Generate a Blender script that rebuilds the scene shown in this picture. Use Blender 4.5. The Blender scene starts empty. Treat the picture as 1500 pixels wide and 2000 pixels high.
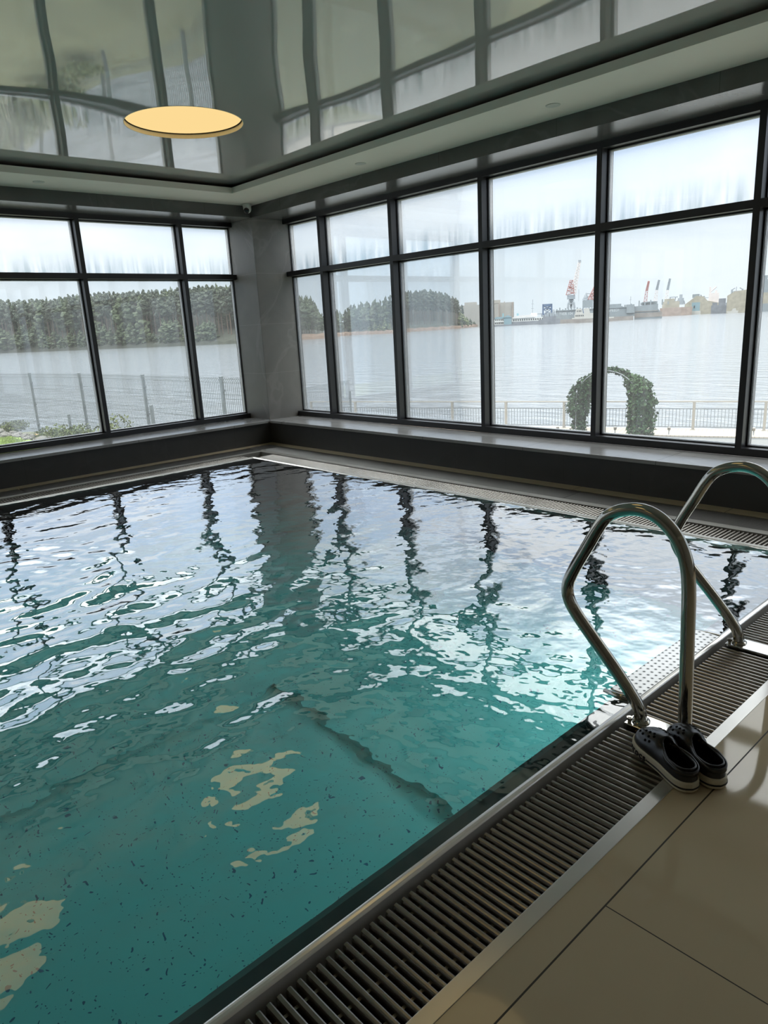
import bpy, bmesh, math, random
import numpy as np
from mathutils import Vector, Matrix, noise
random.seed(7)
rng = np.random.default_rng(11)
sc = bpy.context.scene
COL = sc.collection
PI = math.pi

# ------------------------------------------------------------------ camera
RM = np.array([[0.6816591011387514, 0.729892701988943, -0.050965806360635836],
               [0.1558337441911413, -0.21288821683996664, -0.9645696678913313],
               [-0.7148823078004375, 0.6495654322037001, -0.25885910314288907]])
CAM = np.array([7.583, -4.982, 1.35]); FPX = 1387.41; PU, PV = 756.87, 1008.40
cd = bpy.data.cameras.new('camera'); cam = bpy.data.objects.new('camera', cd); COL.objects.link(cam)
cd.sensor_fit = 'HORIZONTAL'; cd.sensor_width = 36.0; cd.lens = FPX / 1500 * 36
cd.shift_x = -(PU - 750) / 1500; cd.shift_y = (PV - 1000) / 1500
cd.clip_start = 0.05; cd.clip_end = 6000
mw = Matrix.Identity(4)
for i in range(3):
    mw[i][0], mw[i][1], mw[i][2], mw[i][3] = RM[0][i], -RM[1][i], -RM[2][i], CAM[i]
cam.matrix_world = mw
sc.camera = cam

def ray(u, v):
    return np.array([(u - PU) / FPX, (v - PV) / FPX, 1.0]) @ RM
def on_z(u, v, z):
    d = ray(u, v); return CAM + d * ((z - CAM[2]) / d[2])
def at_dist(u, v, dist):                      # the point seen at (u, v) at a horizontal distance
    d = ray(u, v); return CAM + d * (dist / math.hypot(d[0], d[1]))

# ------------------------------------------------------------------ tags and builders
def tag(o, label=None, cat=None, group=None, kind=None):
    if label: o['label'] = label
    if cat: o['category'] = cat
    if group: o['group'] = group
    if kind: o['kind'] = kind
    return o

class MB:
    def __init__(s): s.v = []; s.f = []; s.m = []; s.cur = 0
    def add(s, verts, faces):
        b = len(s.v); s.v += [tuple(map(float, p)) for p in verts]
        s.f += [tuple(b + i for i in f) for f in faces]; s.m += [s.cur] * len(faces); return s
    def mat(s, i): s.cur = i; return s
    def box(s, x0, x1, y0, y1, z0, z1):
        x0, x1 = min(x0, x1), max(x0, x1); y0, y1 = min(y0, y1), max(y0, y1); z0, z1 = min(z0, z1), max(z0, z1)
        return s.add([(x0, y0, z0), (x1, y0, z0), (x1, y1, z0), (x0, y1, z0), (x0, y0, z1), (x1, y0, z1), (x1, y1, z1), (x0, y1, z1)],
                     [(0, 3, 2, 1), (4, 5, 6, 7), (0, 1, 5, 4), (1, 2, 6, 5), (2, 3, 7, 6), (3, 0, 4, 7)])
    def obox(s, c, ax, ay, az):               # centre and three half-axis vectors
        c, ax, ay, az = (np.array(a, float) for a in (c, ax, ay, az))
        P = [c + i * ax + j * ay + k * az for k in (-1, 1) for (i, j) in ((-1, -1), (1, -1), (1, 1), (-1, 1))]
        return s.add(P, [(0, 3, 2, 1), (4, 5, 6, 7), (0, 1, 5, 4), (1, 2, 6, 5), (2, 3, 7, 6), (3, 0, 4, 7)])
    def tube(s, pts, r, n=8, cap=True):
        pts = [np.array(p, float) for p in pts]; rs = r if hasattr(r, '__len__') else [r] * len(pts)
        V = []; up = None
        for i, p in enumerate(pts):
            t = pts[min(i + 1, len(pts) - 1)] - pts[max(i - 1, 0)]; t /= (np.linalg.norm(t) + 1e-12)
            if up is None:
                up = np.array([0, 0, 1.0]) if abs(t[2]) < 0.9 else np.array([0, 1.0, 0])
            a = np.cross(t, up); a /= (np.linalg.norm(a) + 1e-12); b = np.cross(a, t); up = b
            for k in range(n):
                w = 2 * PI * k / n; V.append(p + rs[i] * (math.cos(w) * a + math.sin(w) * b))
        F = []
        for i in range(len(pts) - 1):
            for k in range(n):
                F.append((i * n + k, i * n + (k + 1) % n, (i + 1) * n + (k + 1) % n, (i + 1) * n + k))
        if cap:
            F.append(tuple(range(n - 1, -1, -1))); F.append(tuple((len(pts) - 1) * n + k for k in range(n)))
        return s.add(V, F)
    def lathe(s, prof, c=(0, 0, 0), n=32):    # (r, z) profile round the vertical
        V = []; F = []
        for (r, z) in prof:
            for k in range(n):
                w = 2 * PI * k / n; V.append((c[0] + r * math.cos(w), c[1] + r * math.sin(w), c[2] + z))
        for i in range(len(prof) - 1):
            for k in range(n):
                F.append((i * n + k, i * n + (k + 1) % n, (i + 1) * n + (k + 1) % n, (i + 1) * n + k))
        return s.add(V, F)
    def prism(s, poly, f0, f1):               # a polygon carried between two maps 2D -> 3D
        n = len(poly); V = [f0(*p) for p in poly] + [f1(*p) for p in poly]
        F = [tuple(range(n - 1, -1, -1)), tuple(range(n, 2 * n))] + [(i, (i + 1) % n, n + (i + 1) % n, n + i) for i in range(n)]
        return s.add(V, F)
    def build(s, name, mats, parent=None, smooth=False, bevel=0, seg=2, fix=True):
        me = bpy.data.meshes.new(name); me.from_pydata(s.v, [], s.f)
        for m in (mats if isinstance(mats, (list, tuple)) else [mats]): me.materials.append(m)
        me.polygons.foreach_set('material_index', s.m)
        if fix:
            bm = bmesh.new(); bm.from_mesh(me); bmesh.ops.recalc_face_normals(bm, faces=bm.faces); bm.to_mesh(me); bm.free()
        if smooth: me.polygons.foreach_set('use_smooth', [True] * len(me.polygons))
        me.update()
        o = bpy.data.objects.new(name, me); COL.objects.link(o)
        if parent: o.parent = parent
        if bevel:
            b = o.modifiers.new('bevel', 'BEVEL'); b.width = bevel; b.segments = seg; b.limit_method = 'ANGLE'
        return o

def empty(name, loc=(0, 0, 0), rz=0):
    o = bpy.data.objects.new(name, None); COL.objects.link(o); o.location = loc; o.rotation_euler = (0, 0, rz)
    o.empty_display_size = 0.1; return o
def copy_tree(o, parent=None):
    c = o.copy(); COL.objects.link(c); c.parent = parent
    for ch in list(o.children): copy_tree(ch, c)
    return c

# ------------------------------------------------------------------ materials
def new_mat(name):
    m = bpy.data.materials.new(name); m.use_nodes = True; nt = m.node_tree; nt.nodes.clear()
    out = nt.nodes.new('ShaderNodeOutputMaterial'); return m, nt, out
class N:                                       # small node helper
    def __init__(s, nt): s.nt = nt
    def n(s, t, **kw):
        nd = s.nt.nodes.new(t)
        for k, v in kw.items():
            if k.startswith('i_'):
                key = k[2:]; key = int(key) if key.isdigit() else key.replace('_', ' ')
                nd.inputs[key].default_value = v
            else: setattr(nd, k, v)
        return nd
    def l(s, a, b): s.nt.links.new(a, b)
    def math(s, op, a, b=None, c=None, clamp=False):
        nd = s.nt.nodes.new('ShaderNodeMath'); nd.operation = op; nd.use_clamp = clamp
        for i, x in enumerate((a, b, c)):
            if x is None: continue
            if hasattr(x, 'links'): s.l(x, nd.inputs[i])
            else: nd.inputs[i].default_value = x
        return nd.outputs[0]
    def mix(s, f, a, b):
        nd = s.nt.nodes.new('ShaderNodeMix'); nd.data_type = 'RGBA'
        for k, x in ((0, f), (6, a), (7, b)):
            if hasattr(x, 'links'): s.l(x, nd.inputs[k])
            elif k == 0: nd.inputs[k].default_value = x
            else: nd.inputs[k].default_value = (*x[:3], 1)
        return nd.outputs[2]
def rgb(*c): return (*c, 1.0)
def sr(r, g, b):                               # sRGB 0-255 to linear
    f = lambda x: (x / 255 / 12.92) if x / 255 < 0.04045 else ((x / 255 + 0.055) / 1.055) ** 2.4
    return (f(r), f(g), f(b))

def plain(name, col, rough=0.5, metal=0.0, spec=0.5, var=0.12, scale=8.0, bump=0.0, bscale=40.0):
    m, nt, out = new_mat(name); h = N(nt)
    p = h.n('ShaderNodeBsdfPrincipled'); p.inputs['Roughness'].default_value = rough
    p.inputs['Metallic'].default_value = metal; p.inputs['Specular IOR Level'].default_value = spec
    tc = h.n('ShaderNodeTexCoord'); nz = h.n('ShaderNodeTexNoise'); nz.inputs['Scale'].default_value = scale; nz.inputs['Detail'].default_value = 4
    h.l(tc.outputs['Object'], nz.inputs['Vector'])
    c = h.mix(nz.outputs['Fac'], tuple(max(0, x * (1 - var)) for x in col), tuple(x * (1 + var) for x in col))
    h.l(c, p.inputs['Base Color'])
    if bump:
        n2 = h.n('ShaderNodeTexNoise'); n2.inputs['Scale'].default_value = bscale; h.l(tc.outputs['Object'], n2.inputs['Vector'])
        b = h.n('ShaderNodeBump'); b.inputs['Strength'].default_value = bump; b.inputs['Distance'].default_value = 0.01
        h.l(n2.outputs['Fac'], b.inputs['Height']); h.l(b.outputs[0], p.inputs['Normal'])
    h.l(p.outputs[0], out.inputs[0]); return m

def joint_mask(h, sep, joints):
    """joints: list of (axis, pitch, offset, half_width) on world position -> 0/1 mask"""
    acc = None
    for ax, pitch, off, w in joints:
        t = h.math('DIVIDE', h.math('SUBTRACT', sep.outputs[ax], off), pitch)
        fr = h.math('SUBTRACT', t, h.math('ROUND', t))
        k = h.math('LESS_THAN', h.math('ABSOLUTE', fr), w / pitch)
        acc = k if acc is None else h.math('MAXIMUM', acc, k)
    return acc

def stone(name, col, joints, jcol, rough=0.28, vein=0.5):
    m, nt, out = new_mat(name); h = N(nt)
    p = h.n('ShaderNodeBsdfPrincipled'); p.inputs['Roughness'].default_value = rough
    g = h.n('ShaderNodeNewGeometry'); sep = h.n('ShaderNodeSeparateXYZ'); h.l(g.outputs['Position'], sep.inputs[0])
    n1 = h.n('ShaderNodeTexNoise'); n1.inputs['Scale'].default_value = 1.6; n1.inputs['Detail'].default_value = 6; n1.inputs['Distortion'].default_value = 1.2
    h.l(g.outputs['Position'], n1.inputs['Vector'])
    n2 = h.n('ShaderNodeTexNoise'); n2.inputs['Scale'].default_value = 0.8; n2.inputs['Detail'].default_value = 4; n2.inputs['Distortion'].default_value = 1.0
    h.l(g.outputs['Position'], n2.inputs['Vector'])
    v = h.math('SUBTRACT', 1.0, h.math('MULTIPLY', h.math('ABSOLUTE', h.math('SUBTRACT', n2.outputs['Fac'], 0.5)), 60.0), clamp=True)
    c = h.mix(n1.outputs['Fac'], tuple(x * 0.72 for x in col), tuple(x * 1.3 for x in col))
    c = h.mix(h.math('MULTIPLY', v, 0.12 * vein), c, tuple(min(1, x * 2.6 + 0.03) for x in col))
    if joints:
        k = joint_mask(h, sep, joints); c = h.mix(k, c, jcol)
    h.l(c, p.inputs['Base Color']); 
    rr = h.math('ADD', rough - 0.05, h.math('MULTIPLY', n1.outputs['Fac'], 0.1)); h.l(rr, p.inputs['Roughness'])
    h.l(p.outputs[0], out.inputs[0]); return m

M = {}
STONE = (0.044, 0.044, 0.043)
M['stone_right'] = stone('dark_stone_tiles_right', STONE, [(0, 0.6, 0.10, 0.0016)], (0.03, 0.03, 0.03), 0.45)
M['stone_left'] = stone('dark_stone_tiles_left', STONE, [(1, 0.6, -0.525, 0.0016)], (0.03, 0.03, 0.03), 0.45)
M['stone_col'] = stone('grey_stone_tiles', (0.19, 0.183, 0.173), [(2, 0.59, 0.265, 0.0016)], (0.30, 0.29, 0.27), 0.4, 0.9)
M['stone_sill_r'] = stone('stone_sill_tiles_right', (0.27, 0.27, 0.27), [(0, 1.2, 0.32, 0.0016), (1, 5.0, 0.24, 0.0015)], (0.03, 0.03, 0.03), 0.2, 0.5)
M['stone_sill_l'] = stone('stone_sill_tiles_left', (0.27, 0.27, 0.27), [(1, 1.2, -0.55, 0.0016)], (0.03, 0.03, 0.03), 0.2, 0.5)
M['stone_beam'] = stone('dark_stone_soffit_tiles', (0.10, 0.10, 0.097), [(0, 1.2, 0.6, 0.0016), (1, 1.2, -0.6, 0.0016)], (0.05, 0.05, 0.05), 0.22, 0.9)
M['plaster'] = plain('painted_plaster', (0.84, 0.775, 0.69), 0.6, var=0.02)
M['wall_paint'] = plain('painted_wall', (0.42, 0.38, 0.32), 0.6, var=0.03)
M['frame'] = plain('black_window_frame', (0.020, 0.020, 0.023), 0.35, var=0.05)
M['gasket'] = plain('black_rubber_gasket', (0.012, 0.012, 0.014), 0.5, var=0.05)
M['spacer'] = plain('aluminium_spacer', (0.65, 0.66, 0.68), 0.35, metal=0.7, var=0.05)
M['steel'] = plain('brushed_steel', (0.50, 0.49, 0.46), 0.22, metal=1.0, var=0.08, scale=30)
M['steel_polished'] = plain('polished_steel_tube', (0.46, 0.44, 0.39), 0.1, metal=1.0, var=0.06, scale=20)
M['steel_sheet'] = plain('stainless_sheet', (0.66, 0.66, 0.65), 0.12, metal=1.0, var=0.04, scale=10)
M['steel_strip'] = plain('steel_edge_strip', (0.58, 0.57, 0.55), 0.28, metal=0.9, var=0.06, scale=12)
M['slat'] = plain('grate_slat_steel', (0.27, 0.255, 0.235), 0.26, metal=0.85, var=0.2, scale=25)
M['slat_light'] = plain('grille_slat_grey', (0.21, 0.205, 0.20), 0.4, metal=0.2, var=0.08, scale=12)
M['trough'] = plain('dark_trough', (0.018, 0.017, 0.016), 0.6, var=0.2)
M['lip'] = plain('pale_overflow_lip', (0.88, 0.87, 0.84), 0.22, metal=0.4, var=0.04)
M['camwhite'] = plain('white_plastic', (0.62, 0.63, 0.60), 0.4, var=0.03)
M['camblack'] = plain('black_glass_dome', (0.01, 0.01, 0.012), 0.12, var=0.03)
M['downlight'] = plain('downlight_white', (0.56, 0.56, 0.51), 0.45, var=0.02)

def floor_mat():
    m, nt, out = new_mat('beige_polished_floor_tiles'); h = N(nt)
    p = h.n('ShaderNodeBsdfPrincipled'); p.inputs['Roughness'].default_value = 0.06
    g = h.n('ShaderNodeNewGeometry'); sep = h.n('ShaderNodeSeparateXYZ'); h.l(g.outputs['Position'], sep.inputs[0])
    a = joint_mask(h, sep, [(0, 1.2, 6.876, 0.0022)])
    b = h.math('MULTIPLY', joint_mask(h, sep, [(1, 1.2, -3.71, 0.0016)]), h.math('GREATER_THAN', sep.outputs[0], 6.876))
    k = h.math('MAXIMUM', a, b)
    nz = h.n('ShaderNodeTexNoise'); nz.inputs['Scale'].default_value = 3; nz.inputs['Detail'].default_value = 5; h.l(g.outputs['Position'], nz.inputs['Vector'])
    c = h.mix(nz.outputs['Fac'], (0.52, 0.43, 0.295), (0.60, 0.50, 0.345))
    c = h.mix(k, c, (0.035, 0.028, 0.018)); h.l(c, p.inputs['Base Color'])
    n2 = h.n('ShaderNodeTexNoise'); n2.inputs['Scale'].default_value = 0.9; n2.inputs['Detail'].default_value = 3; h.l(g.outputs['Position'], n2.inputs['Vector'])
    b_ = h.n('ShaderNodeBump'); b_.inputs['Strength'].default_value = 0.12; b_.inputs['Distance'].default_value = 0.02; h.l(n2.outputs['Fac'], b_.inputs['Height']); h.l(b_.outputs[0], p.inputs['Normal'])
    h.l(h.math('ADD', 0.05, h.math('MULTIPLY', k, 0.6)), p.inputs['Roughness'])
    h.l(p.outputs[0], out.inputs[0]); return m
M['floor'] = floor_mat()

def ceiling_mat():
    m, nt, out = new_mat('glossy_stretch_ceiling'); h = N(nt)
    p = h.n('ShaderNodeBsdfPrincipled'); p.inputs['Base Color'].default_value = rgb(0.48, 0.44, 0.43)
    p.inputs['Roughness'].default_value = 0.03; p.inputs['IOR'].default_value = 1.55
    p.inputs['Coat Weight'].default_value = 0.6; p.inputs['Coat Roughness'].default_value = 0.03
    g = h.n('ShaderNodeNewGeometry')
    n2 = h.n('ShaderNodeTexNoise'); n2.inputs['Scale'].default_value = 0.55; n2.inputs['Detail'].default_value = 1; h.l(g.outputs['Position'], n2.inputs['Vector'])
    b_ = h.n('ShaderNodeBump'); b_.inputs['Strength'].default_value = 1.0; b_.inputs['Distance'].default_value = 0.02; h.l(n2.outputs['Fac'], b_.inputs['Height'])
    h.l(b_.outputs[0], p.inputs['Normal']); h.l(b_.outputs[0], p.inputs['Coat Normal'])
    h.l(p.outputs[0], out.inputs[0]); return m
M['ceiling'] = ceiling_mat()

def glass_mat(name, fog, refl=0.55):
    m, nt, out = new_mat(name); h = N(nt)
    tr = h.n('ShaderNodeBsdfTransparent'); tr.inputs[0].default_value = rgb(0.93, 0.96, 0.975)
    gl = h.n('ShaderNodeBsdfGlossy'); gl.inputs['Roughness'].default_value = 0.0; gl.inputs[0].default_value = rgb(0.9, 0.95, 1.0)
    fr = h.n('ShaderNodeFresnel'); fr.inputs['IOR'].default_value = 1.5
    fac = h.math('MINIMUM', h.math('MULTIPLY', fr.outputs[0], refl), 0.9)
    mx = h.n('ShaderNodeMixShader'); h.l(fac, mx.inputs[0]); h.l(tr.outputs[0], mx.inputs[1]); h.l(gl.outputs[0], mx.inputs[2])
    tl = h.n('ShaderNodeBsdfTranslucent'); tl.inputs[0].default_value = rgb(0.9, 0.92, 0.94)
    tc = h.n('ShaderNodeTexCoord'); g = h.n('ShaderNodeNewGeometry')
    mp = h.n('ShaderNodeMapping'); mp.inputs['Scale'].default_value = (14, 14, 1.1); h.l(g.outputs['Position'], mp.inputs[0])
    nz = h.n('ShaderNodeTexNoise'); nz.inputs['Scale'].default_value = 1.0; nz.inputs['Detail'].default_value = 5; nz.inputs['Roughness'].default_value = 0.65; h.l(mp.outputs[0], nz.inputs['Vector'])
    sep = h.n('ShaderNodeSeparateXYZ'); h.l(tc.outputs['Generated'], sep.inputs[0])
    if fog:
        big = h.n('ShaderNodeTexNoise'); big.inputs['Scale'].default_value = 1.3; h.l(g.outputs['Position'], big.inputs['Vector'])
        # drops run down: a clear wet band with streaks at the foot of the pane, mist above
        foot = h.math('MULTIPLY', h.math('SUBTRACT', 0.45, sep.outputs[2]), 2.2, clamp=True)
        streak = h.math('MULTIPLY', h.math('SUBTRACT', nz.outputs['Fac'], 0.38), 4.0, clamp=True)
        mist = h.math('ADD', 0.10, h.math('MULTIPLY', big.outputs['Fac'], 0.12))
        d = h.math('SUBTRACT', mist, h.math('MULTIPLY', h.math('MULTIPLY', foot, streak), 0.20), clamp=True)
        tint = h.mix(h.math('MULTIPLY', foot, streak), (0.93, 0.96, 0.985), (0.78, 0.83, 0.84)); h.l(tint, tr.inputs[0])
    else:
        st = h.math('MULTIPLY', h.math('SUBTRACT', nz.outputs['Fac'], 0.42), 2.2, clamp=True)
        d = h.math('ADD', 0.032, h.math('MULTIPLY', st, 0.035))
    m2 = h.n('ShaderNodeMixShader'); h.l(d, m2.inputs[0]); h.l(mx.outputs[0], m2.inputs[1]); h.l(tl.outputs[0], m2.inputs[2])
    h.l(m2.outputs[0], out.inputs[0]); return m
M['glass'] = glass_mat('window_glass', False)
M['glass_fog'] = glass_mat('misted_window_glass', True)
M['glass_left'] = glass_mat('coated_window_glass', False, 1.25)

def water_mat():
    m, nt, out = new_mat('pool_water'); h = N(nt)
    rf = h.n('ShaderNodeBsdfRefraction'); rf.inputs['IOR'].default_value = 1.333; rf.inputs['Roughness'].default_value = 0.0; rf.inputs[0].default_value = rgb(0.86, 0.98, 0.97)
    gl = h.n('ShaderNodeBsdfGlossy'); gl.inputs['Roughness'].default_value = 0.0
    g = h.n('ShaderNodeNewGeometry')
    n1 = h.n('ShaderNodeTexNoise'); n1.inputs['Scale'].default_value = 9; n1.inputs['Detail'].default_value = 2; h.l(g.outputs['Position'], n1.inputs['Vector'])
    b = h.n('ShaderNodeBump'); b.inputs['Strength'].default_value = 0.55; b.inputs['Distance'].default_value = 0.006; h.l(n1.outputs['Fac'], b.inputs['Height'])
    lw = h.n('ShaderNodeLayerWeight'); lw.inputs['Blend'].default_value = 0.5; h.l(b.outputs[0], lw.inputs['Normal'])
    fs = h.math('POWER', h.math('DIVIDE', h.math('SUBTRACT', lw.outputs['Facing'], 0.24), 0.56, clamp=True), 1.35)
    f = h.math('ADD', 0.025, h.math('MULTIPLY', fs, 0.95), clamp=True)
    h.l(b.outputs[0], rf.inputs['Normal']); h.l(b.outputs[0], gl.inputs['Normal'])
    mx = h.n('ShaderNodeMixShader'); h.l(f, mx.inputs[0]); h.l(rf.outputs[0], mx.inputs[1]); h.l(gl.outputs[0], mx.inputs[2])
    h.l(mx.outputs[0], out.inputs[0]); return m
M['water'] = water_mat()

def liner_mat():
    m, nt, out = new_mat('turquoise_speckled_pool_liner'); h = N(nt)
    p = h.n('ShaderNodeBsdfPrincipled'); p.inputs['Roughness'].default_value = 0.6
    g = h.n('ShaderNodeNewGeometry')
    vo = h.n('ShaderNodeTexVoronoi'); vo.inputs['Scale'].default_value = 62; h.l(g.outputs['Position'], vo.inputs['Vector'])
    sx = h.n('ShaderNodeSeparateXYZ'); h.l(vo.outputs['Color'], sx.inputs[0])
    k = h.math('MULTIPLY', h.math('LESS_THAN', vo.outputs['Distance'], h.math('MULTIPLY', sx.outputs[1], 0.30)), h.math('GREATER_THAN', sx.outputs[0], 0.15))
    nz = h.n('ShaderNodeTexNoise'); nz.inputs['Scale'].default_value = 2; h.l(g.outputs['Position'], nz.inputs['Vector'])
    c = h.mix(nz.outputs['Fac'], (0.13, 0.66, 0.70), (0.17, 0.74, 0.76))
    c = h.mix(k, c, (0.02, 0.16, 0.30)); h.l(c, p.inputs['Base Color'])
    h.l(p.outputs[0], out.inputs[0]); return m
M['liner'] = liner_mat()

def sea_mat():
    m, nt, out = new_mat('lake_water'); h = N(nt)
    p = h.n('ShaderNodeBsdfPrincipled'); p.inputs['Base Color'].default_value = rgb(0.13, 0.145, 0.16); p.inputs['Roughness'].default_value = 0.1; p.inputs['IOR'].default_value = 1.333
    g = h.n('ShaderNodeNewGeometry')
    mp = h.n('ShaderNodeMapping'); mp.inputs['Rotation'].default_value = (0, 0, 0.75); mp.inputs['Scale'].default_value = (0.35, 1.0, 1); h.l(g.outputs['Position'], mp.inputs[0])
    n1 = h.n('ShaderNodeTexNoise'); n1.inputs['Scale'].default_value = 0.75; n1.inputs['Detail'].default_value = 5; n1.inputs['Roughness'].default_value = 0.62; h.l(mp.outputs[0], n1.inputs['Vector'])
    b = h.n('ShaderNodeBump'); b.inputs['Strength'].default_value = 1.0; b.inputs['Distance'].default_value = 0.45; h.l(n1.outputs['Fac'], b.inputs['Height'])
    h.l(b.outputs[0], p.inputs['Normal']); h.l(p.outputs[0], out.inputs[0]); return m
M['sea'] = sea_mat()

def leaf_mat(name, c0, c1, scale=0.6, rough=0.6):
    m, nt, out = new_mat(name); h = N(nt)
    p = h.n('ShaderNodeBsdfPrincipled'); p.inputs['Roughness'].default_value = rough; p.inputs['Specular IOR Level'].default_value = 0.12
    tc = h.n('ShaderNodeTexCoord'); oi = h.n('ShaderNodeObjectInfo')
    nz = h.n('ShaderNodeTexNoise'); nz.inputs['Scale'].default_value = scale; nz.inputs['Detail'].default_value = 5; h.l(tc.outputs['Object'], nz.inputs['Vector'])
    f = h.math('ADD', h.math('MULTIPLY', h.math('SUBTRACT', nz.outputs['Fac'], 0.5), 1.6), h.math('MULTIPLY', oi.outputs['Random'], 0.9), clamp=True)
    c = h.mix(f, c0, c1); h.l(c, p.inputs['Base Color']); h.l(p.outputs[0], out.inputs[0]); return m
M['pine'] = leaf_mat('pine_needles', (0.026, 0.036, 0.028), (0.046, 0.058, 0.042))
M['broad'] = leaf_mat('broad_leaves', (0.032, 0.045, 0.028), (0.06, 0.078, 0.044))
M['pale'] = leaf_mat('pale_leaves', (0.070, 0.088, 0.042), (0.10, 0.118, 0.058))
M['ivy'] = leaf_mat('ivy_leaves', (0.014, 0.036, 0.016), (0.042, 0.082, 0.03), 3.0, 0.45)
M['shrub'] = leaf_mat('shrub_leaves', (0.05, 0.07, 0.028), (0.10, 0.115, 0.048), 3.0)
M['bark'] = plain('pine_bark', (0.09, 0.062, 0.046), 0.9, var=0.3)
M['bank'] = plain('reddish_earth_bank', (0.13, 0.085, 0.06), 0.95, var=0.45, scale=0.4)
M['hill'] = plain('dark_forest_floor', (0.025, 0.03, 0.022), 0.95, var=0.3, scale=0.2)
M['ground'] = plain('rough_ground', (0.10, 0.105, 0.06), 0.95, var=0.35, scale=1.5)
M['grass'] = plain('lawn_grass', (0.13, 0.19, 0.035), 0.9, var=0.35, scale=6)
M['asphalt'] = plain('grey_asphalt', (0.105, 0.11, 0.11), 0.9, var=0.25, scale=20)
M['kerb'] = plain('dark_kerb', (0.05, 0.055, 0.06), 0.8, var=0.2)
M['rock'] = plain('grey_rubble', (0.085, 0.083, 0.076), 0.9, var=0.4, scale=6)
M['rail_paint'] = plain('beige_railing_paint', (0.24, 0.225, 0.20), 0.5, var=0.05)
M['picket'] = plain('grey_picket_paint', (0.12, 0.135, 0.15), 0.5, var=0.05)
M['fence'] = plain('galvanised_fence', (0.11, 0.13, 0.145), 0.5, metal=0.2, var=0.08)
M['orange'] = plain('orange_plastic', (0.75, 0.33, 0.10), 0.5, var=0.05)
def board_mat():
    m, nt, out = new_mat('pale_boardwalk_planks'); h = N(nt)
    p = h.n('ShaderNodeBsdfPrincipled'); p.inputs['Roughness'].default_value = 0.8
    tc = h.n('ShaderNodeTexCoord'); sep = h.n('ShaderNodeSeparateXYZ'); h.l(tc.outputs['Object'], sep.inputs[0])
    k = joint_mask(h, sep, [(0, 0.15, 0.0, 0.006)])
    c = h.mix(k, (0.30, 0.27, 0.225), (0.11, 0.10, 0.085)); h.l(c, p.inputs['Base Color']); h.l(p.outputs[0], out.inputs[0]); return m
M['board'] = board_mat()

def emit_mat(name, col, strength):
    m, nt, out = new_mat(name); h = N(nt); e = h.n('ShaderNodeEmission'); e.inputs[0].default_value = rgb(*col); e.inputs[1].default_value = strength
    h.l(e.outputs[0], out.inputs[0]); return m
M['lamp_panel'] = emit_mat('warm_lamp_panel', sr(253, 219, 150), 1.0)
M['lamp_rim'] = plain('pale_lamp_rim', (0.75, 0.66, 0.48), 0.4, var=0.02)
M['dark_line'] = plain('dark_gap', (0.02, 0.017, 0.012), 0.6, var=0.02)
M['added_pool_lamp'] = emit_mat('added_pool_lamp_glow', (1.0, 1.0, 0.94), 150.0)  # glow of the added lamps that brighten the pool floor

# ------------------------------------------------------------------ room constants
ZS, ZB, ZG, ZGU, ZC = 0.285, 2.650, 2.775, 2.832, 2.868     # sill, beam soffit, border soffit, border top, stretch ceiling
REV = 0.44                                                    # depth of the window reveals
XE, YE = 10.2, -10.0                                          # far ends of the room
XN = 6.485                                                    # crest of the near overflow edge
WX0, WY0 = 0.79, -0.79                                        # water edges at the two window walls

# walls
b = MB(); b.box(0, XE + 0.2, 0, REV + 0.12, -0.6, ZS - 0.03); b.mat(1).box(0, XE + 0.2, 0, REV + 0.16, ZB, 3.2)
o = b.build('wall_right', [M['stone_right'], M['stone_beam']]); tag(o, 'dark stone parapet and lintel of the window wall with the harbour view', 'wall', kind='structure')
b = MB(); b.box(-REV - 0.12, 0, YE - 0.2, 0, -0.6, ZS - 0.03); b.mat(1).box(-REV - 0.16, 0, YE - 0.2, REV + 0.16, ZB, 3.2)
o = b.build('wall_left', [M['stone_left'], M['stone_beam']]); tag(o, 'dark stone parapet and lintel of the window wall with the fence view', 'wall', kind='structure')
b = MB(); b.box(-REV - 0.12, 0, 0, REV + 0.12, -0.6, ZB)
o = b.build('pillar', M['stone_col'], bevel=0.003); tag(o, 'grey stone tiled corner pillar between the two window walls', 'pillar', kind='structure')
b = MB(); b.box(XE, XE + 0.2, YE - 0.2, 0, -0.2, 3.2); o = b.build('wall_back', M['wall_paint']); tag(o, 'beige wall behind the photographer', 'wall', kind='structure')
b = MB(); b.box(0, XE, YE - 0.2, YE, -0.2, 3.2); o = b.build('wall_front', M['wall_paint']); tag(o, 'beige wall at the far end of the pool room', 'wall', kind='structure')
# sills
b = MB(); b.box(0.0, XE, 0, REV, ZS - 0.03, ZS); b.box(0.055, XE, -0.045, 0, ZS - 0.03, ZS)
o = b.build('sill_right', M['stone_sill_r'], bevel=0.003); tag(o, 'polished stone sill under the harbour windows', 'sill', kind='structure')
b = MB(); b.box(-REV, 0, YE, 0, ZS - 0.03, ZS); b.box(0, 0.055, YE, -0.06, ZS - 0.03, ZS)
o = b.build('sill_left', M['stone_sill_l'], bevel=0.003); tag(o, 'polished stone sill under the fence windows', 'sill', kind='structure')
# ceiling border (gypsum step with a shadow gap above it) and stretch ceiling
BW = 0.595
b = MB(); b.box(0, XE, -BW, 0, ZG, ZGU); b.box(0, BW, YE, -BW, ZG, ZGU); b.box(XE - BW, XE, YE, -BW, ZG, ZGU); b.box(BW, XE - BW, YE, YE + BW, ZG, ZGU)
o = b.build('trim_1', M['plaster']); tag(o, 'pale plaster border stepping down round the glossy ceiling', 'ceiling border', kind='structure')

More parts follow.
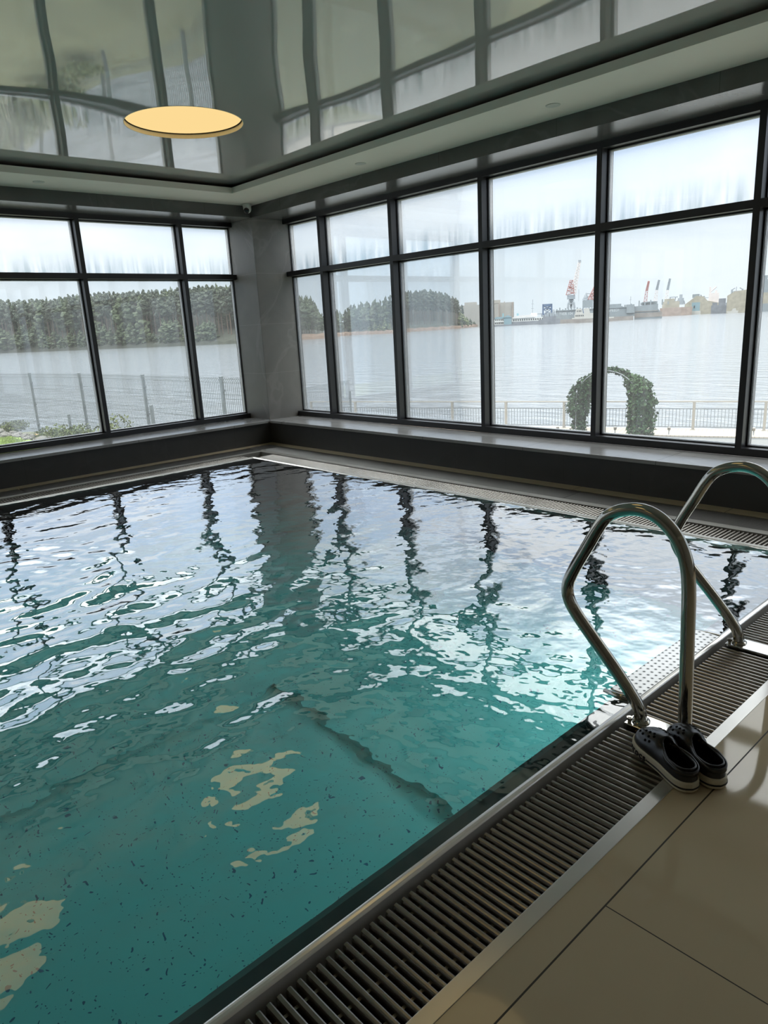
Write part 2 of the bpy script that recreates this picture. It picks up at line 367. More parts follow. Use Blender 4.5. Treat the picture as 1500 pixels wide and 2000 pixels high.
LAMPS = [(2.353, -2.048), (2.353, -4.35), (5.35, -2.55), (5.35, -4.85), (2.353, -6.7), (5.35, -7.1)]
LR = 0.43
def ceiling_sheet():
    bm = bmesh.new()
    # sheet with round cut-outs: one square tile ring per lamp, plain quads elsewhere
    xs = sorted({0.25, XE - 0.25} | {x + s for x, _ in LAMPS for s in (-0.7, 0.7)})
    ys = sorted({-0.25, YE + 0.25} | {y + s for _, y in LAMPS for s in (-0.7, 0.7)})
    cells = {}
    for i in range(len(xs) - 1):
        for j in range(len(ys) - 1):
            x0, x1, y0, y1 = xs[i], xs[i + 1], ys[j], ys[j + 1]
            cx, cy = (x0 + x1) / 2, (y0 + y1) / 2
            if any(abs(cx - lx) < 0.7 and abs(cy - ly) < 0.7 for lx, ly in LAMPS): continue
            bm.faces.new([bm.verts.new((x, y, ZC)) for x, y in ((x0, y0), (x0, y1), (x1, y1), (x1, y0))])
    n = 64
    for lx, ly in LAMPS:
        inn = []; outr = []
        for k in range(n):
            w = 2 * PI * k / n; c, s = math.cos(w), math.sin(w); q = 0.7 / max(abs(c), abs(s))
            inn.append(bm.verts.new((lx + LR * c, ly + LR * s, ZC))); outr.append(bm.verts.new((lx + q * c, ly + q * s, ZC)))
        for k in range(n):
            bm.faces.new([inn[k], inn[(k + 1) % n], outr[(k + 1) % n], outr[k]])
    bmesh.ops.recalc_face_normals(bm, faces=bm.faces)
    for f in bm.faces:
        if f.normal.z > 0: f.normal_flip()
    me = bpy.data.meshes.new('ceiling'); bm.to_mesh(me); bm.free(); me.materials.append(M['ceiling'])
    o = bpy.data.objects.new('ceiling', me); COL.objects.link(o); return o
tag(ceiling_sheet(), 'glossy grey stretch ceiling mirroring the windows', 'ceiling', kind='structure')
b = MB(); b.box(-REV, XE, YE, REV, 3.02, 3.2); o = b.build('roof_slab', M['plaster']); tag(o, 'slab above the ceiling', 'roof', kind='structure')

LAMP_LABELS = ['round warm glowing ceiling lamp seen directly above the far corner of the pool',
               'round warm ceiling lamp whose glow mirrors at the lower left of the pool water',
               'round warm ceiling lamp above the ladder side of the pool', 'round warm ceiling lamp above the middle of the pool edge near the camera',
               'round warm ceiling lamp over the left end of the pool behind the camera', 'round warm ceiling lamp over the walkway behind the camera']
def make_lamp():
    t = empty('ceiling_lamp')
    b = MB(); b.lathe([(0, 0.035), (LR - 0.012, 0.035)], n=64); b.build('lamp_panel', M['lamp_panel'], t)
    b = MB(); b.lathe([(LR - 0.004, 0.035), (LR, 0.035), (LR, -0.001), (LR - 0.004, -0.001), (LR - 0.004, 0.035)], n=64); b.build('lamp_rim', M['lamp_rim'], t, smooth=False)
    b = MB(); b.lathe([(LR - 0.012, 0.036), (LR - 0.004, 0.036), (LR - 0.004, 0.029), (LR - 0.012, 0.029)], n=64); b.build('shadow_gap', M['dark_line'], t)
    return t
lamp0 = make_lamp()
for i, (x, y) in enumerate(LAMPS):
    o = lamp0 if i == 0 else copy_tree(lamp0)
    o.location = (x, y, ZC); tag(o, LAMP_LABELS[i], 'ceiling lamp', 'round lamps in the glossy ceiling')
def make_downlight():
    t = empty('downlight')
    b = MB(); b.lathe([(0.033, 0.0), (0.05, -0.004), (0.052, 0.0)], n=32); b.build('ring', M['downlight'], t, smooth=True)
    b = MB(); b.lathe([(0, -0.002), (0.034, -0.001)], n=32); b.build('diffuser', M['downlight'], t)
    return t
d0 = make_downlight()
for i, (x, y, lab) in enumerate([(2.33, -0.31, 'small round white downlight in the plaster border nearest the corner camera, above the harbour windows'),
                                 (4.38, -0.31, 'small round white downlight farther from the corner camera, above the harbour windows'),
                                 (0.32, -2.45, 'small round white downlight in the plaster border above the fence windows')]):
    o = d0 if i == 0 else copy_tree(d0); o.location = (x, y, ZG); tag(o, lab, 'downlight', 'downlights in the plaster border')
# security camera in the ceiling corner
t = empty('security_camera', (0.115, -0.115, ZG), math.radians(-52))
b = MB(); b.lathe([(0.0, 0), (0.052, 0), (0.052, -0.018), (0.046, -0.03), (0.045, -0.055)], n=28); b.build('housing', M['camwhite'], t, smooth=True)
b = MB(); b.lathe([(0.045, -0.045), (0.044, -0.062), (0.038, -0.08), (0.026, -0.092), (0.012, -0.098), (0, -0.099)], n=28); b.build('eyeball', M['camwhite'], t, smooth=True)
b = MB()
ax = np.array([0.86, 0, -0.5]); ax /= np.linalg.norm(ax); c0 = np.array([0.0, 0, -0.055])
b.tube([c0 + ax * 0.02, c0 + ax * 0.05, c0 + ax * 0.056, c0 + ax * 0.058], [0.032, 0.031, 0.024, 0.004], 24); b.build('lens', M['camblack'], t, smooth=True)
tag(t, 'small white dome security camera with black lens under the ceiling corner', 'security camera')

# ------------------------------------------------------------------ windows
FW = 0.047                                       # face width of a mullion
FD = 0.095                                       # depth of the frame from its face to the glass
ZT0, ZT1 = 1.997, 2.052                          # transom
ZF0, ZF1 = ZS + 0.058, ZB - 0.05                 # clear opening
wn = [0]
def window(p0, p1, axis, last):
    """one bay: p0..p1 along the wall, clear of the mullion at its far end; axis 'x' right wall, 'y' left wall"""
    wn[0] += 1
    def P(a, d, z): return (a, REV + d, z) if axis == 'x' else (-REV - d, a, z)
    def bx(mb, a0, a1, d0, d1, z0, z1):
        A, B = P(a0, d0, z0), P(a1, d1, z1); mb.box(A[0], B[0], A[1], B[1], z0, z1)
    sgn = 1 if p1 > p0 else -1
    t = empty('window_%d' % wn[0], P((p0 + p1) / 2, 0, ZS))
    side = 'harbour' if axis == 'x' else 'fence'
    tag(t, 'black framed window bay number %d from the corner pillar on the %s side' % (last, side), 'window', kind='structure')
    inv = Matrix.Translation(-t.location)
    m0 = p1 + sgn * FW
    f = MB()
    bx(f, p1, m0, 0, FD + 0.06, ZS, ZB)                              # mullion at the far end of the bay
    bx(f, p0, p1, 0, FD + 0.06, ZS, ZF0); bx(f, p0, p1, 0, FD + 0.06, ZF1, ZB)
    fo = f.build('frame', M['frame'], t); fo.data.transform(inv)
    f = MB(); bx(f, p0, p1, 0.0, FD + 0.05, ZT0, ZT1); fo = f.build('transom', M['frame'], t); fo.data.transform(inv)
    for nm, z0, z1, gm in (('lower_pane', ZF0, ZT0, M['glass'] if axis == 'x' else M['glass_left']), ('upper_pane', ZT1, ZF1, M['glass_fog'])):
        e = 0.012; g = MB()
        A0, A1 = p0, p1
        bx(g, A0 + sgn * 0.002, A1 - sgn * 0.002, FD, FD + 0.006, z0 + .002, z1 - .002)
        go = g.build(nm, gm, t); go.data.transform(inv)
        k = MB()                                                     # gasket and spacer round the pane
        for (d0, d1, w, mi) in ((FD - 0.012, FD - 0.001, 0.010, 0), (FD + 0.007, FD + 0.012, 0.014, 1), (FD + 0.012, FD + 0.022, 0.012, 0), (FD + 0.022, FD + 0.03, 0.016, 1), (FD + 0.03, FD + 0.05, 0.014, 0)):
            k.mat(mi)
            bx(k, A0, A0 + sgn * w, d0, d1, z0, z1); bx(k, A1 - sgn * w, A1, d0, d1, z0, z1)
            bx(k, A0, A1, d0, d1, z0, z0 + w); bx(k, A0, A1, d0, d1, z1 - w, z1)
        ko = k.build('gasket', [M['gasket'], M['spacer']], go); ko.data.transform(inv)
XM = [0.670, 1.860, 3.062, 4.277, 5.487, 6.695, 7.90, 9.105]
YM = [-0.668, -1.845, -3.025, -4.205, -5.385, -6.565, -7.745, -8.925]
p = 0.0
for i, x in enumerate(XM): window(p, x, 'x', i + 1); p = x + FW
window(p, XE - FW, 'x', len(XM) + 1)
p = 0.0
for i, y in enumerate(YM): window(p, y, 'y', i + 1); p = y - FW
window(p, YE + FW, 'y', len(YM) + 1)

# ------------------------------------------------------------------ floor
b = MB()
b.box(0, XE, -0.128, 0, -0.15, 0); b.box(0, 0.128, YE, -0.128, -0.15, 0)
b.box(6.79, XE, YE, -0.42, -0.15, 0); b.box(6.75, XE, -0.42, -0.128, -0.15, 0)
b.box(0.128, 6.79, YE, -8.2, -0.15, 0)
o = b.build('floor', M['floor']); tag(o, 'beige polished tile floor with thin dark joints', 'floor', kind='structure')

# pool basin (liner) with a sunken part near the camera
ZP, ZP2 = -1.30, -1.345; XS, YS = 4.33, -3.0; XW = 6.385
b = MB()
def quad(*p): b.add(p, [tuple(range(len(p)))])
M['basin_wall'] = plain('dark_steel_basin_wall', (0.022, 0.034, 0.036), 0.45, var=0.1)
YP = -8.0
quad((WX0 - .03, YP, ZP), (XS, YP, ZP), (XS, YS, ZP), (WX0 - .03, YS, ZP))
quad((WX0 - .03, YS, ZP), (XW, YS, ZP), (XW, WY0 + .03, ZP), (WX0 - .03, WY0 + .03, ZP))
quad((XS, YP, ZP2), (XW, YP, ZP2), (XW, YS, ZP2), (XS, YS, ZP2))
quad((XS, YP, ZP2), (XS, YS, ZP2), (XS, YS, ZP), (XS, YP, ZP)); quad((XS, YS, ZP2), (XW, YS, ZP2), (XW, YS, ZP), (XS, YS, ZP))
b.mat(1); quad((WX0 - .03, YP, ZP), (WX0 - .03, WY0 + .03, ZP), (WX0 - .03, WY0 + .03, -.04), (WX0 - .03, YP, -.04))
quad((WX0 - .03, WY0 + .03, ZP), (XW, WY0 + .03, ZP), (XW, WY0 + .03, -.04), (WX0 - .03, WY0 + .03, -.04))
quad((XW, YP, ZP2), (XW, WY0 + .03, ZP2), (XW, WY0 + .03, -.06), (XW, YP, -.06)); quad((WX0 - .03, YP, ZP2), (XW, YP, ZP2), (XW, YP, -.02), (WX0 - .03, YP, -.02))
o = b.build('pool_basin', [M['liner'], M['basin_wall']], fix=False); tag(o, 'turquoise speckled pool basin under the water', 'pool basin', kind='structure')
# overflow edge: rounded steel crest with a slope under the water
b = MB()
near = [(6.485, -0.10), (6.485, 0.001), (6.483, 0.0045), (6.478, 0.007), (6.471, 0.008), (6.465, 0.0068), (6.460, 0.005), (6.456, -0.004), (6.456, -0.10)]
b.prism(near, lambda x, z: (x, YP - .2, z), lambda x, z: (x, -0.745, z))
far = [(-0.745, -0.10), (-0.745, 0.002), (-0.749, 0.007), (-0.775, 0.007), (-0.785, 0.0025), (-0.794, -0.004), (-0.794, -0.10)]
b.prism(far, lambda y, z: (0.745, y, z), lambda y, z: (6.485, y, z))
b.prism([(-y, z) for y, z in far], lambda x, z: (x, YP - .2, z), lambda x, z: (x, -0.745, z))
o = b.build('overflow_edge', M['lip'], bevel=0.002); tag(o, 'pale steel overflow edge round the pool', 'pool edge', kind='structure')
b = MB()
b.prism([(6.456, -0.10), (6.456, -0.006), (6.40, -0.035), (6.365, -0.07), (6.365, -0.10)], lambda x, z: (x, YP - .2, z), lambda x, z: (x, -0.794, z))
o = b.build('edge_slope', M['basin_wall']); tag(o, 'dark submerged steel slope inside the near pool edge', 'pool edge', kind='structure')
# troughs below the grates
b = MB()
b.box(6.486, 6.752, YP - .2, -0.42, -0.13, -0.06); b.box(0.42, 6.6, -0.744, -0.42, -0.13, -0.06); b.box(0.42, 0.744, YP - .2, -0.744, -0.13, -0.06)
b.box(0.128, 6.75, -0.42, -0.128, -0.13, -0.05); b.box(0.128, 0.42, YP - .2, -0.42, -0.13, -0.05)
b.box(6.45, 6.79, YP-.25, YP-.2, -0.13, 0)
o = b.build('gutter', M['trough']); tag(o, 'dark gutter under the steel grates', 'gutter', kind='structure')
# steel strips framing the grates
b = MB()
b.box(6.750, 6.790, YP - .2, -0.495, -0.06, 0.002)
o = b.build('trim_2', M['steel_strip'], bevel=0.001); tag(o, 'grey steel strip between the near grate and the tile floor', 'steel strip', kind='structure')
b = MB(); b.box(0.42, 6.750, -0.495, -0.42, -0.06, 0.001); b.box(0.42, 0.495, YP - .2, -0.495, -0.06, 0.001)
M['far_strip'] = plain('grey_edge_strip', (0.30, 0.295, 0.275), 0.35, metal=0.3, var=0.06)
o = b.build('trim_3', M['far_strip'], bevel=0.001); tag(o, 'grey strip between the window grilles and the overflow grates', 'steel strip', kind='structure')

def bar_poly(w, h):                               # rounded slat section
    return [(-w / 2, -h), (w / 2, -h), (w / 2, -0.30 * h), (w * 0.34, -0.06 * h), (w * 0.15, 0), (-w * 0.15, 0), (-w * 0.34, -0.06 * h), (-w / 2, -0.30 * h)]
def grate(name, label, group, along, s0, s1, a0, a1, pitch, w, h, ztop, mat, rods=2, cat='grate'):
    """slats lie across a0..a1, repeated from s0 to s1 along 'x' or 'y'"""
    org = ((s0 + s1) / 2, (a0 + a1) / 2, ztop) if along == 'x' else ((a0 + a1) / 2, (s0 + s1) / 2, ztop)
    t = empty(name, org); n = int(abs(s1 - s0) / pitch); pol = bar_poly(w, h); mb = MB(); half = abs(a1 - a0) / 2
    for i in range(n):
        c = -abs(s1 - s0) / 2 + (i + 0.5) * pitch
        if along == 'y': mb.prism(pol, lambda p, q: (-half, c + p, q), lambda p, q: (half, c + p, q))
        else: mb.prism(pol, lambda p, q: (c + p, -half, q), lambda p, q: (c + p, half, q))
    mb.build('slats', mat, t, fix=True)
    for k in range(rods):
        rr = MB(); q = -half + (k + 0.5) * 2 * half / rods; L = abs(s1 - s0) / 2
        if along == 'y': rr.box(q - .004, q + .004, -L, L, -h * 0.75, -h * 0.45)
        else: rr.box(-L, L, q - .004, q + .004, -h * 0.75, -h * 0.45)
        rr.build('rod', mat, t)
    return tag(t, label, cat, group)
GZ = -0.006
G1 = 'overflow grates along the near pool edge'
grate('overflow_grate', 'dark steel slatted overflow grate in the foreground, running up to the black clogs', G1, 'y', -6.9, -2.972, 6.508, 6.749, 0.0263, 0.0165, 0.03, GZ, M['slat'], 3)
grate('overflow_grate', 'dark steel slatted grate between the two plates of the pool ladder', G1, 'y', -2.868, -2.152, 6.508, 6.749, 0.0263, 0.0165, 0.03, GZ, M['slat'], 3)
grate('overflow_grate', 'dark steel slatted grate beyond the second ladder plate towards the dark window wall', G1, 'y', -2.048, -0.745, 6.508, 6.749, 0.0263, 0.0165, 0.03, GZ, M['slat'], 3)
grate('overflow_grate', 'slatted overflow grate along the far pool edge below the harbour windows', None, 'x', 0.75, 6.50, -0.743, -0.497, 0.0263, 0.0165, 0.03, GZ, M['slat'], 2)
grate('overflow_grate', 'slatted overflow grate along the pool edge below the fence windows', None, 'y', YP, -0.75, 0.497, 0.743, 0.0263, 0.0165, 0.03, GZ, M['slat'], 2)
G2 = 'floor convector grilles below the windows'
names = ['fine slatted floor grille section next to the corner pillar below the harbour windows', 'middle section of the fine floor grille below the harbour windows', 'fine floor grille section behind the steel ladder rails']
for i, (x0, x1) in enumerate(((0.39, 2.478), (2.484, 4.567), (4.573, 6.70))):
    grate('floor_grille', names[i], G2, 'x', x0, x1, -0.418, -0.130, 0.0125, 0.0062, 0.02, -0.001, M['slat_light'], 2, 'floor grille')
names = ['fine slatted floor grille section next to the corner pillar below the fence windows', 'second section of the fine floor grille below the fence windows', 'third section of the floor grille below the fence windows']
for i, (y0, y1) in enumerate(((-3.045, -0.425), (-5.145, -3.052), (-7.24, -5.15))):
    grate('floor_grille', names[i], G2, 'y', y0, y1, 0.130, 0.418, 0.0125, 0.0062, 0.02, -0.001, M['slat_light'], 2, 'floor grille')
b = MB(); b.box(0.13, 0.388, -0.418, -0.13, -0.05, 0.0); o = b.build('trim_4', M['steel_strip']); tag(o, 'plain corner plate where the two floor grilles meet', 'corner plate', kind='structure')

# ------------------------------------------------------------------ pool water surface
def pool_water():
    x0, x1, y0, y1 = WX0 - 0.004, 6.4605, YP, WY0 + 0.004
    xs = np.linspace(x0, x1, 400); ys = np.linspace(y0, y1, 460)
    X, Y = np.meshgrid(xs, ys, indexing='ij'); Z = np.zeros_like(X)
    def sm(a, lo, hi): t = np.clip((a - lo) / (hi - lo), 0, 1); return t * t * (3 - 2 * t)
    busy = 0.45 + 0.95 * np.exp(-((X - 4.6) ** 2 / 1.0 + (Y + 3.6) ** 2 / 1.1)) + 0.5 * np.exp(-((X - 3.2) ** 2 / 1.5 + (Y + 3.9) ** 2 / 0.6))
    def waves(n, l0, l1, slope, dmean, dspread, w):
        nonlocal Z
        for _ in range(n):
            L = math.exp(rng.uniform(math.log(l0), math.log(l1))); k = 2 * PI / L
            a = dmean + rng.normal() * dspread
            s = slope / math.sqrt(n / 2) / k
            wob = 0.35 * np.sin(0.9 * X * rng.normal() + 0.9 * Y * rng.normal() + rng.uniform(0, 6))
            Z += w * s * np.sin(k * (math.cos(a) * X + math.sin(a) * Y) + wob * 2 + rng.uniform(0, 2 * PI))
    waves(26, 0.45, 1.4, 0.028, 0.35, 0.6, busy)
    waves(40, 0.14, 0.42, 0.043, 0.3, 0.6, busy)
    waves(24, 0.07, 0.15, 0.024, 0.35, 0.9, busy)
    for (cx, cy, L, s, r) in ((3.2, -4.05, 0.16, 0.10, 0.55), (5.6, -1.2, 0.10, 0.03, 0.5)):      # rings from the inlets
        R = np.hypot(X - cx, Y - cy); Z += s * L / (2 * PI) * np.sin(2 * PI * R / L) * np.exp(-((R - r) / 0.35) ** 2)
    # calm against the edges
    edge = sm(x1 - X, 0, 0.12) * sm(X - x0, 0, 0.06) * sm(y1 - Y, 0, 0.06)
    Z *= 0.25 + 0.75 * edge
    Z *= 1.0
    V = np.stack([X, Y, Z + 0.0005], -1).reshape(-1, 3)
    nx, ny = X.shape; I = np.arange(nx * ny).reshape(nx, ny)
    F = np.stack([I[:-1, :-1], I[1:, :-1], I[1:, 1:], I[:-1, 1:]], -1).reshape(-1, 4)
    me = bpy.data.meshes.new('pool_water'); me.from_pydata(V.tolist(), [], F.tolist()); me.materials.append(M['water'])
    me.polygons.foreach_set('use_smooth', [True] * len(me.polygons)); me.update()
    o = bpy.data.objects.new('pool_water', me); COL.objects.link(o); return o
tag(pool_water(), 'rippled turquoise pool water mirroring the windows', 'pool water', kind='stuff')

# unseen lamps added in the basin walls to brighten the turquoise
def make_added_lamp():
    t = empty('added_underwater_lamp')
    b = MB(); b.tube([(0, 0, 0), (-0.02, 0, 0)], [0.13, 0.11], 28); b.build('added_lamp_bezel', M['steel_sheet'], t)
    b = MB(); b.tube([(-0.018, 0, 0), (-0.03, 0, 0)], [0.095, 0.08], 28); b.build('lens', M['added_pool_lamp'], t)
    return t

ul = make_added_lamp(); ul.location = (6.383, -1.75, -0.62); tag(ul, 'unseen underwater lamp added to brighten the pool below the ladder', 'added underwater lamp', 'added underwater lamps')
u2 = copy_tree(ul); u2.location = (0.762, -4.9, -0.62); u2.rotation_euler = (0, 0, PI); tag(u2, 'unseen underwater lamp added to brighten the pool floor below the fence windows', 'added underwater lamp', 'added underwater lamps')
# ------------------------------------------------------------------ ladder
def spline(ctrl, n=14):
    P = [np.array(p, float) for p in ctrl]; P = [2 * P[0] - P[1]] + P + [2 * P[-1] - P[-2]]; out = []
    for i in range(1, len(P) - 2):
        p0, p1, p2, p3 = P[i - 1:i + 3]
        for k in range(n):
            t = k / n; out.append(0.5 * ((2 * p1) + (-p0 + p2) * t + (2 * p0 - 5 * p1 + 4 * p2 - p3) * t * t + (-p0 + 3 * p1 - 3 * p2 + p3) * t ** 3))
    out.append(P[-2]); return out
RAIL = [(6.546, 0, 0.0), (6.537, 0, 0.045), (6.508, 0, 0.088), (6.44, 0, 0.165), (6.36, 0, 0.248), (6.29, 0, 0.322), (6.256, 0, 0.372), (6.249, 0, 0.425), (6.272, 0, 0.487), (6.325, 0, 0.586),
        (6.372, 0, 0.672), (6.408, 0, 0.712), (6.465, 0, 0.737), (6.525, 0, 0.742), (6.582, 0, 0.722), (6.635, 0, 0.672), (6.668, 0, 0.602), (6.681, 0, 0.52), (6.686, 0, 0.40), (6.692, 0, 0.2), (6.698, 0, 0.0)]
OX, OZ = 6.62, 0.0
def make_ladder_rail():
    t = empty('ladder_rail')
    b = MB(); b.tube([p - np.array([OX, 0, 0]) for p in spline(RAIL, 10)], 0.0218, 20); b.build('tube', M['steel_polished'], t, smooth=True)
    b = MB(); b.box(6.507 - OX, 6.749 - OX, -0.046, 0.046, -0.03, 0.0015); b.build('base_plate', M['steel_sheet'], t, bevel=0.002)
    for x in (6.546, 6.698):
        b = MB(); b.lathe([(0.0218, 0.0015), (0.031, 0.0015), (0.030, 0.006), (0.0222, 0.009)], (x - OX, 0, 0), 24); b.build('collar', M['steel_polished'], t, smooth=True)
    for x, y in ((6.520, -0.030), (6.735, 0.022)):
        b = MB(); b.tube([(x - OX, y, 0.0), (x - OX, y, 0.022)], 0.006, 10); b.tube([(x - OX, y, 0.012), (x - OX, y, 0.02)], 0.011, 6); b.build('bolt', M['steel_polished'], t)
    return t
r1 = make_ladder_rail(); r1.location = (OX, -2.92, 0)
tag(r1, 'curved steel ladder rail nearer the camera, rising in front of the black clogs', 'ladder rail', 'steel rails of the pool ladder')
r2 = copy_tree(r1); r2.location = (OX, -2.10, 0)
tag(r2, 'curved steel ladder rail farther from the camera, cut by the photo edge', 'ladder rail', 'steel rails of the pool ladder')
# perforated tread between the rails
def tread_mat():
    m, nt, out = new_mat('punched_steel_tread'); h = N(nt)
    p = h.n('ShaderNodeBsdfPrincipled'); p.inputs['Metallic'].default_value = 0.6; p.inputs['Roughness'].default_value = 0.22
    tc = h.n('ShaderNodeTexCoord'); sep = h.n('ShaderNodeSeparateXYZ'); h.l(tc.outputs['Object'], sep.inputs[0])
    row = h.math('ROUND', h.math('DIVIDE', sep.outputs[0], 0.024))
    yy = h.math('ADD', h.math('DIVIDE', sep.outputs[1], 0.03), h.math('MULTIPLY', row, 0.5))
    fx = h.math('SUBTRACT', h.math('DIVIDE', sep.outputs[0], 0.024), row); fy = h.math('SUBTRACT', yy, h.math('ROUND', yy))
    d = h.math('SQRT', h.math('ADD', h.math('POWER', h.math('MULTIPLY', fx, 0.024), 2.0), h.math('POWER', h.math('MULTIPLY', fy, 0.03), 2.0)))
    k = h.math('LESS_THAN', d, 0.0048); ring = h.math('LESS_THAN', d, 0.0075)
    c = h.mix(ring, (0.72, 0.72, 0.71), (0.5, 0.5, 0.5)); c = h.mix(k, c, (0.03, 0.035, 0.035)); h.l(c, p.inputs['Base Color'])
    bp = h.n('ShaderNodeBump'); bp.inputs['Strength'].default_value = 0.8; bp.inputs['Distance'].default_value = 0.004; h.l(ring, bp.inputs['Height']); h.l(bp.outputs[0], p.inputs['Normal'])
    h.l(p.outputs[0], out.inputs[0]); return m
t = empty('ladder_tread', (6.415, -2.47, 0.0))
b = MB(); b.box(-0.052, 0.056, -0.335, 0.36, 0.006, 0.0115); b.build('tread_plate', tread_mat(), t, bevel=0.002)
for y in (-0.345, 0.365):
    b = MB(); b.tube([(-0.07, y, -0.004), (0.055, y, 0.004)], 0.012, 12); b.build('bracket_tube', M['steel_polished'], t, smooth=True)
tag(t, 'punched steel tread at the water line between the ladder rails', 'ladder tread')

# ------------------------------------------------------------------ clogs
M['clog'] = plain('black_rubber', (0.017, 0.018, 0.021), 0.28, var=0.1, scale=20)
M['clog_in'] = plain('black_fleece', (0.004, 0.004, 0.004), 0.95, spec=0.1, var=0.2)
M['sole'] = plain('cream_rubber', (0.60, 0.55, 0.42), 0.6, var=0.05)
M['stripe'] = plain('black_stripe', (0.012, 0.012, 0.012), 0.5, var=0.02)
SL = 0.268
def half_w(s):                                    # s 0 heel .. 1 toe
    pts = [(0.0, 0.0), (0.015, 0.016), (0.05, 0.027), (0.12, 0.035), (0.25, 0.038), (0.42, 0.039), (0.58, 0.045), (0.72, 0.051), (0.83, 0.050), (0.91, 0.043), (0.96, 0.032), (0.988, 0.018), (1.0, 0.0)]
    for (a, wa), (c, wc) in zip(pts, pts[1:]):
        if a <= s <= c: return 1.07 * (wa + (wc - wa) * (s - a) / (c - a))
    return 0
def outline(n=96):
    # smooth closed outline, param by angle
    P = []
    for k in range(n):
        a = 2 * PI * k / n; s = 0.5 - 0.5 * math.cos(a); side = 1 if a < PI else -1
        P.append((side * half_w(s), s * SL, s))
    Q = np.array(P)
    for _ in range(2): Q = (np.roll(Q, 1, 0) + 2 * Q + np.roll(Q, -1, 0)) / 4
    return Q
OUT = outline()
def make_clog(mirror):
    t = empty('clog'); n = len(OUT); sg = -1 if mirror else 1
    bend = lambda x, y: (sg * (x - 0.010 * (y / SL) ** 2 + 0.004), y)
    def ring(off, z):
        c = OUT[:, :2].mean(0); R = []
        nx = np.roll(OUT[:, :2], -1, 0) - np.roll(OUT[:, :2], 1, 0); nx /= np.linalg.norm(nx, axis=1)[:, None] + 1e-9
        for i in range(n):
            q = OUT[i, :2] + off * np.array([nx[i, 1], -nx[i, 0]]) * (1 if True else 0)
            tilt = 0.012 * max(0, (OUT[i, 1] / SL - 0.72) / 0.28) ** 2
            x, y = bend(q[0], q[1]); R.append((x, y, z + tilt))
        return R
    # orientation of the offset: outward
    test = OUT[n // 4, :2]; 
    def shell(name, rows, mat, parent, caps=(True, True), smooth=True):
        b = MB(); V = [p for r in rows for p in r]; F = []
        for i in range(len(rows) - 1):
            for k in range(n): F.append((i * n + k, i * n + (k + 1) % n, (i + 1) * n + (k + 1) % n, (i + 1) * n + k))
        if caps[0]: F.append(tuple(range(n - 1, -1, -1)))
        if caps[1]: F.append(tuple((len(rows) - 1) * n + k for k in range(n)))
        b.add(V, F); return b.build(name, mat, parent, smooth=smooth)
    so = shell('sole', [ring(-0.004, 0.0), ring(0.001, 0.003), ring(0.003, 0.012), ring(0.002, 0.030), ring(-0.001, 0.034)], M['sole'], t, smooth=False)
    # stripe runs round the heel and along the sides, ending at the lettering
    b = MB(); rows = [ring(0.0036, 0.0115), ring(0.0044, 0.0125), ring(0.0044, 0.0165), ring(0.0036, 0.0175)]
    sel = [k for k in range(n) if OUT[k, 1] < SL * (0.60 if k > n // 2 else 0.60)]
    ids = sorted(sel, key=lambda k: (k + n // 2) % n)
    V = []; F = []
    for r in rows: V += [r[k] for k in ids]
    m = len(ids)
    for i in range(3):
        for k in range(m - 1): F.append((i * m + k, i * m + k + 1, (i + 1) * m + k + 1, (i + 1) * m + k))
    b.add(V, F); b.build('stripe', M['stripe'], so)
    # upper: closed toe, open heel
    YA = 0.53 * SL; HT = 0.066
    def apex(y): return YA + max(0, y - YA) * 0.55
    T = 13
    def surf(i, tt):
        x0, y0, s = OUT[i]; x0 *= 0.95
        a = tt * PI / 2
        hgt = HT * (1 - 0.28 * max(0, (y0 - YA) / (SL - YA)) ** 2) * (1.0 if y0 >= YA else 1 - 0.1 * min(1, (YA - y0) / YA))
        ax = np.array([0, apex(y0)]) if y0 > YA else np.array([0, min(YA, y0 + 0.02)])
        p = np.array([x0, y0 * 0.985 + 0.002]); xy = ax + (p - ax) * math.cos(a) ** 0.9; z = 0.032 + hgt * math.sin(a) ** 0.85
        if y0 < YA:
            q = (YA - y0) / YA; b = min(1, q / 0.5); b = (b * b * (3 - 2 * b)) ** 0.55
            wxy = np.array([0, YA * .5]) + (p - np.array([0, YA * .5])) * (1 - 0.10 * tt); wz = 0.032 + tt * (0.036 + 0.006 * q)
            xy = xy * (1 - b) + wxy * b; z = z * (1 - b) + wz * b
        xb, yb = bend(xy[0], xy[1]); return (xb, yb, z)
    V = [surf(i, j / (T - 1)) for j in range(T) for i in range(n)]; F = []
    for j in range(T - 1):
        for i in range(n): F.append((j * n + i, j * n + (i + 1) % n, (j + 1) * n + (i + 1) % n, (j + 1) * n + i))
    b = MB(); b.add(V, F); up = b.build('upper', M['clog'], t, smooth=True)
    bm = bmesh.new(); bm.from_mesh(up.data); bmesh.ops.remove_doubles(bm, verts=bm.verts, dist=0.0008); bmesh.ops.recalc_face_normals(bm, faces=bm.faces); bm.to_mesh(up.data); bm.free()
    so_ = up.modifiers.new('solid', 'SOLIDIFY'); so_.thickness = 0.005; so_.offset = -1
    # fleece lining just inside and a footbed
    V = []; 
    for j in range(T):
        for i in range(n):
            x, y, z = surf(i, j / (T - 1)); cx, cy = bend(0, YA); V.append((cx + (x - cx) * 0.90, cy + (y - cy) * 0.95, 0.034 + (z - 0.034) * 0.92))
    b = MB(); b.add(V, F); b.build('lining', M['clog_in'], t, smooth=True)
    shell('footbed', [ring(-0.006, 0.033), ring(-0.008, 0.040)], M['clog_in'], t)
    # heel strap with its rivets
    rim = [i for i in range(n) if OUT[i, 1] < YA * 0.98]; rim.sort(key=lambda k: (k + n // 2) % n)
    pts = []
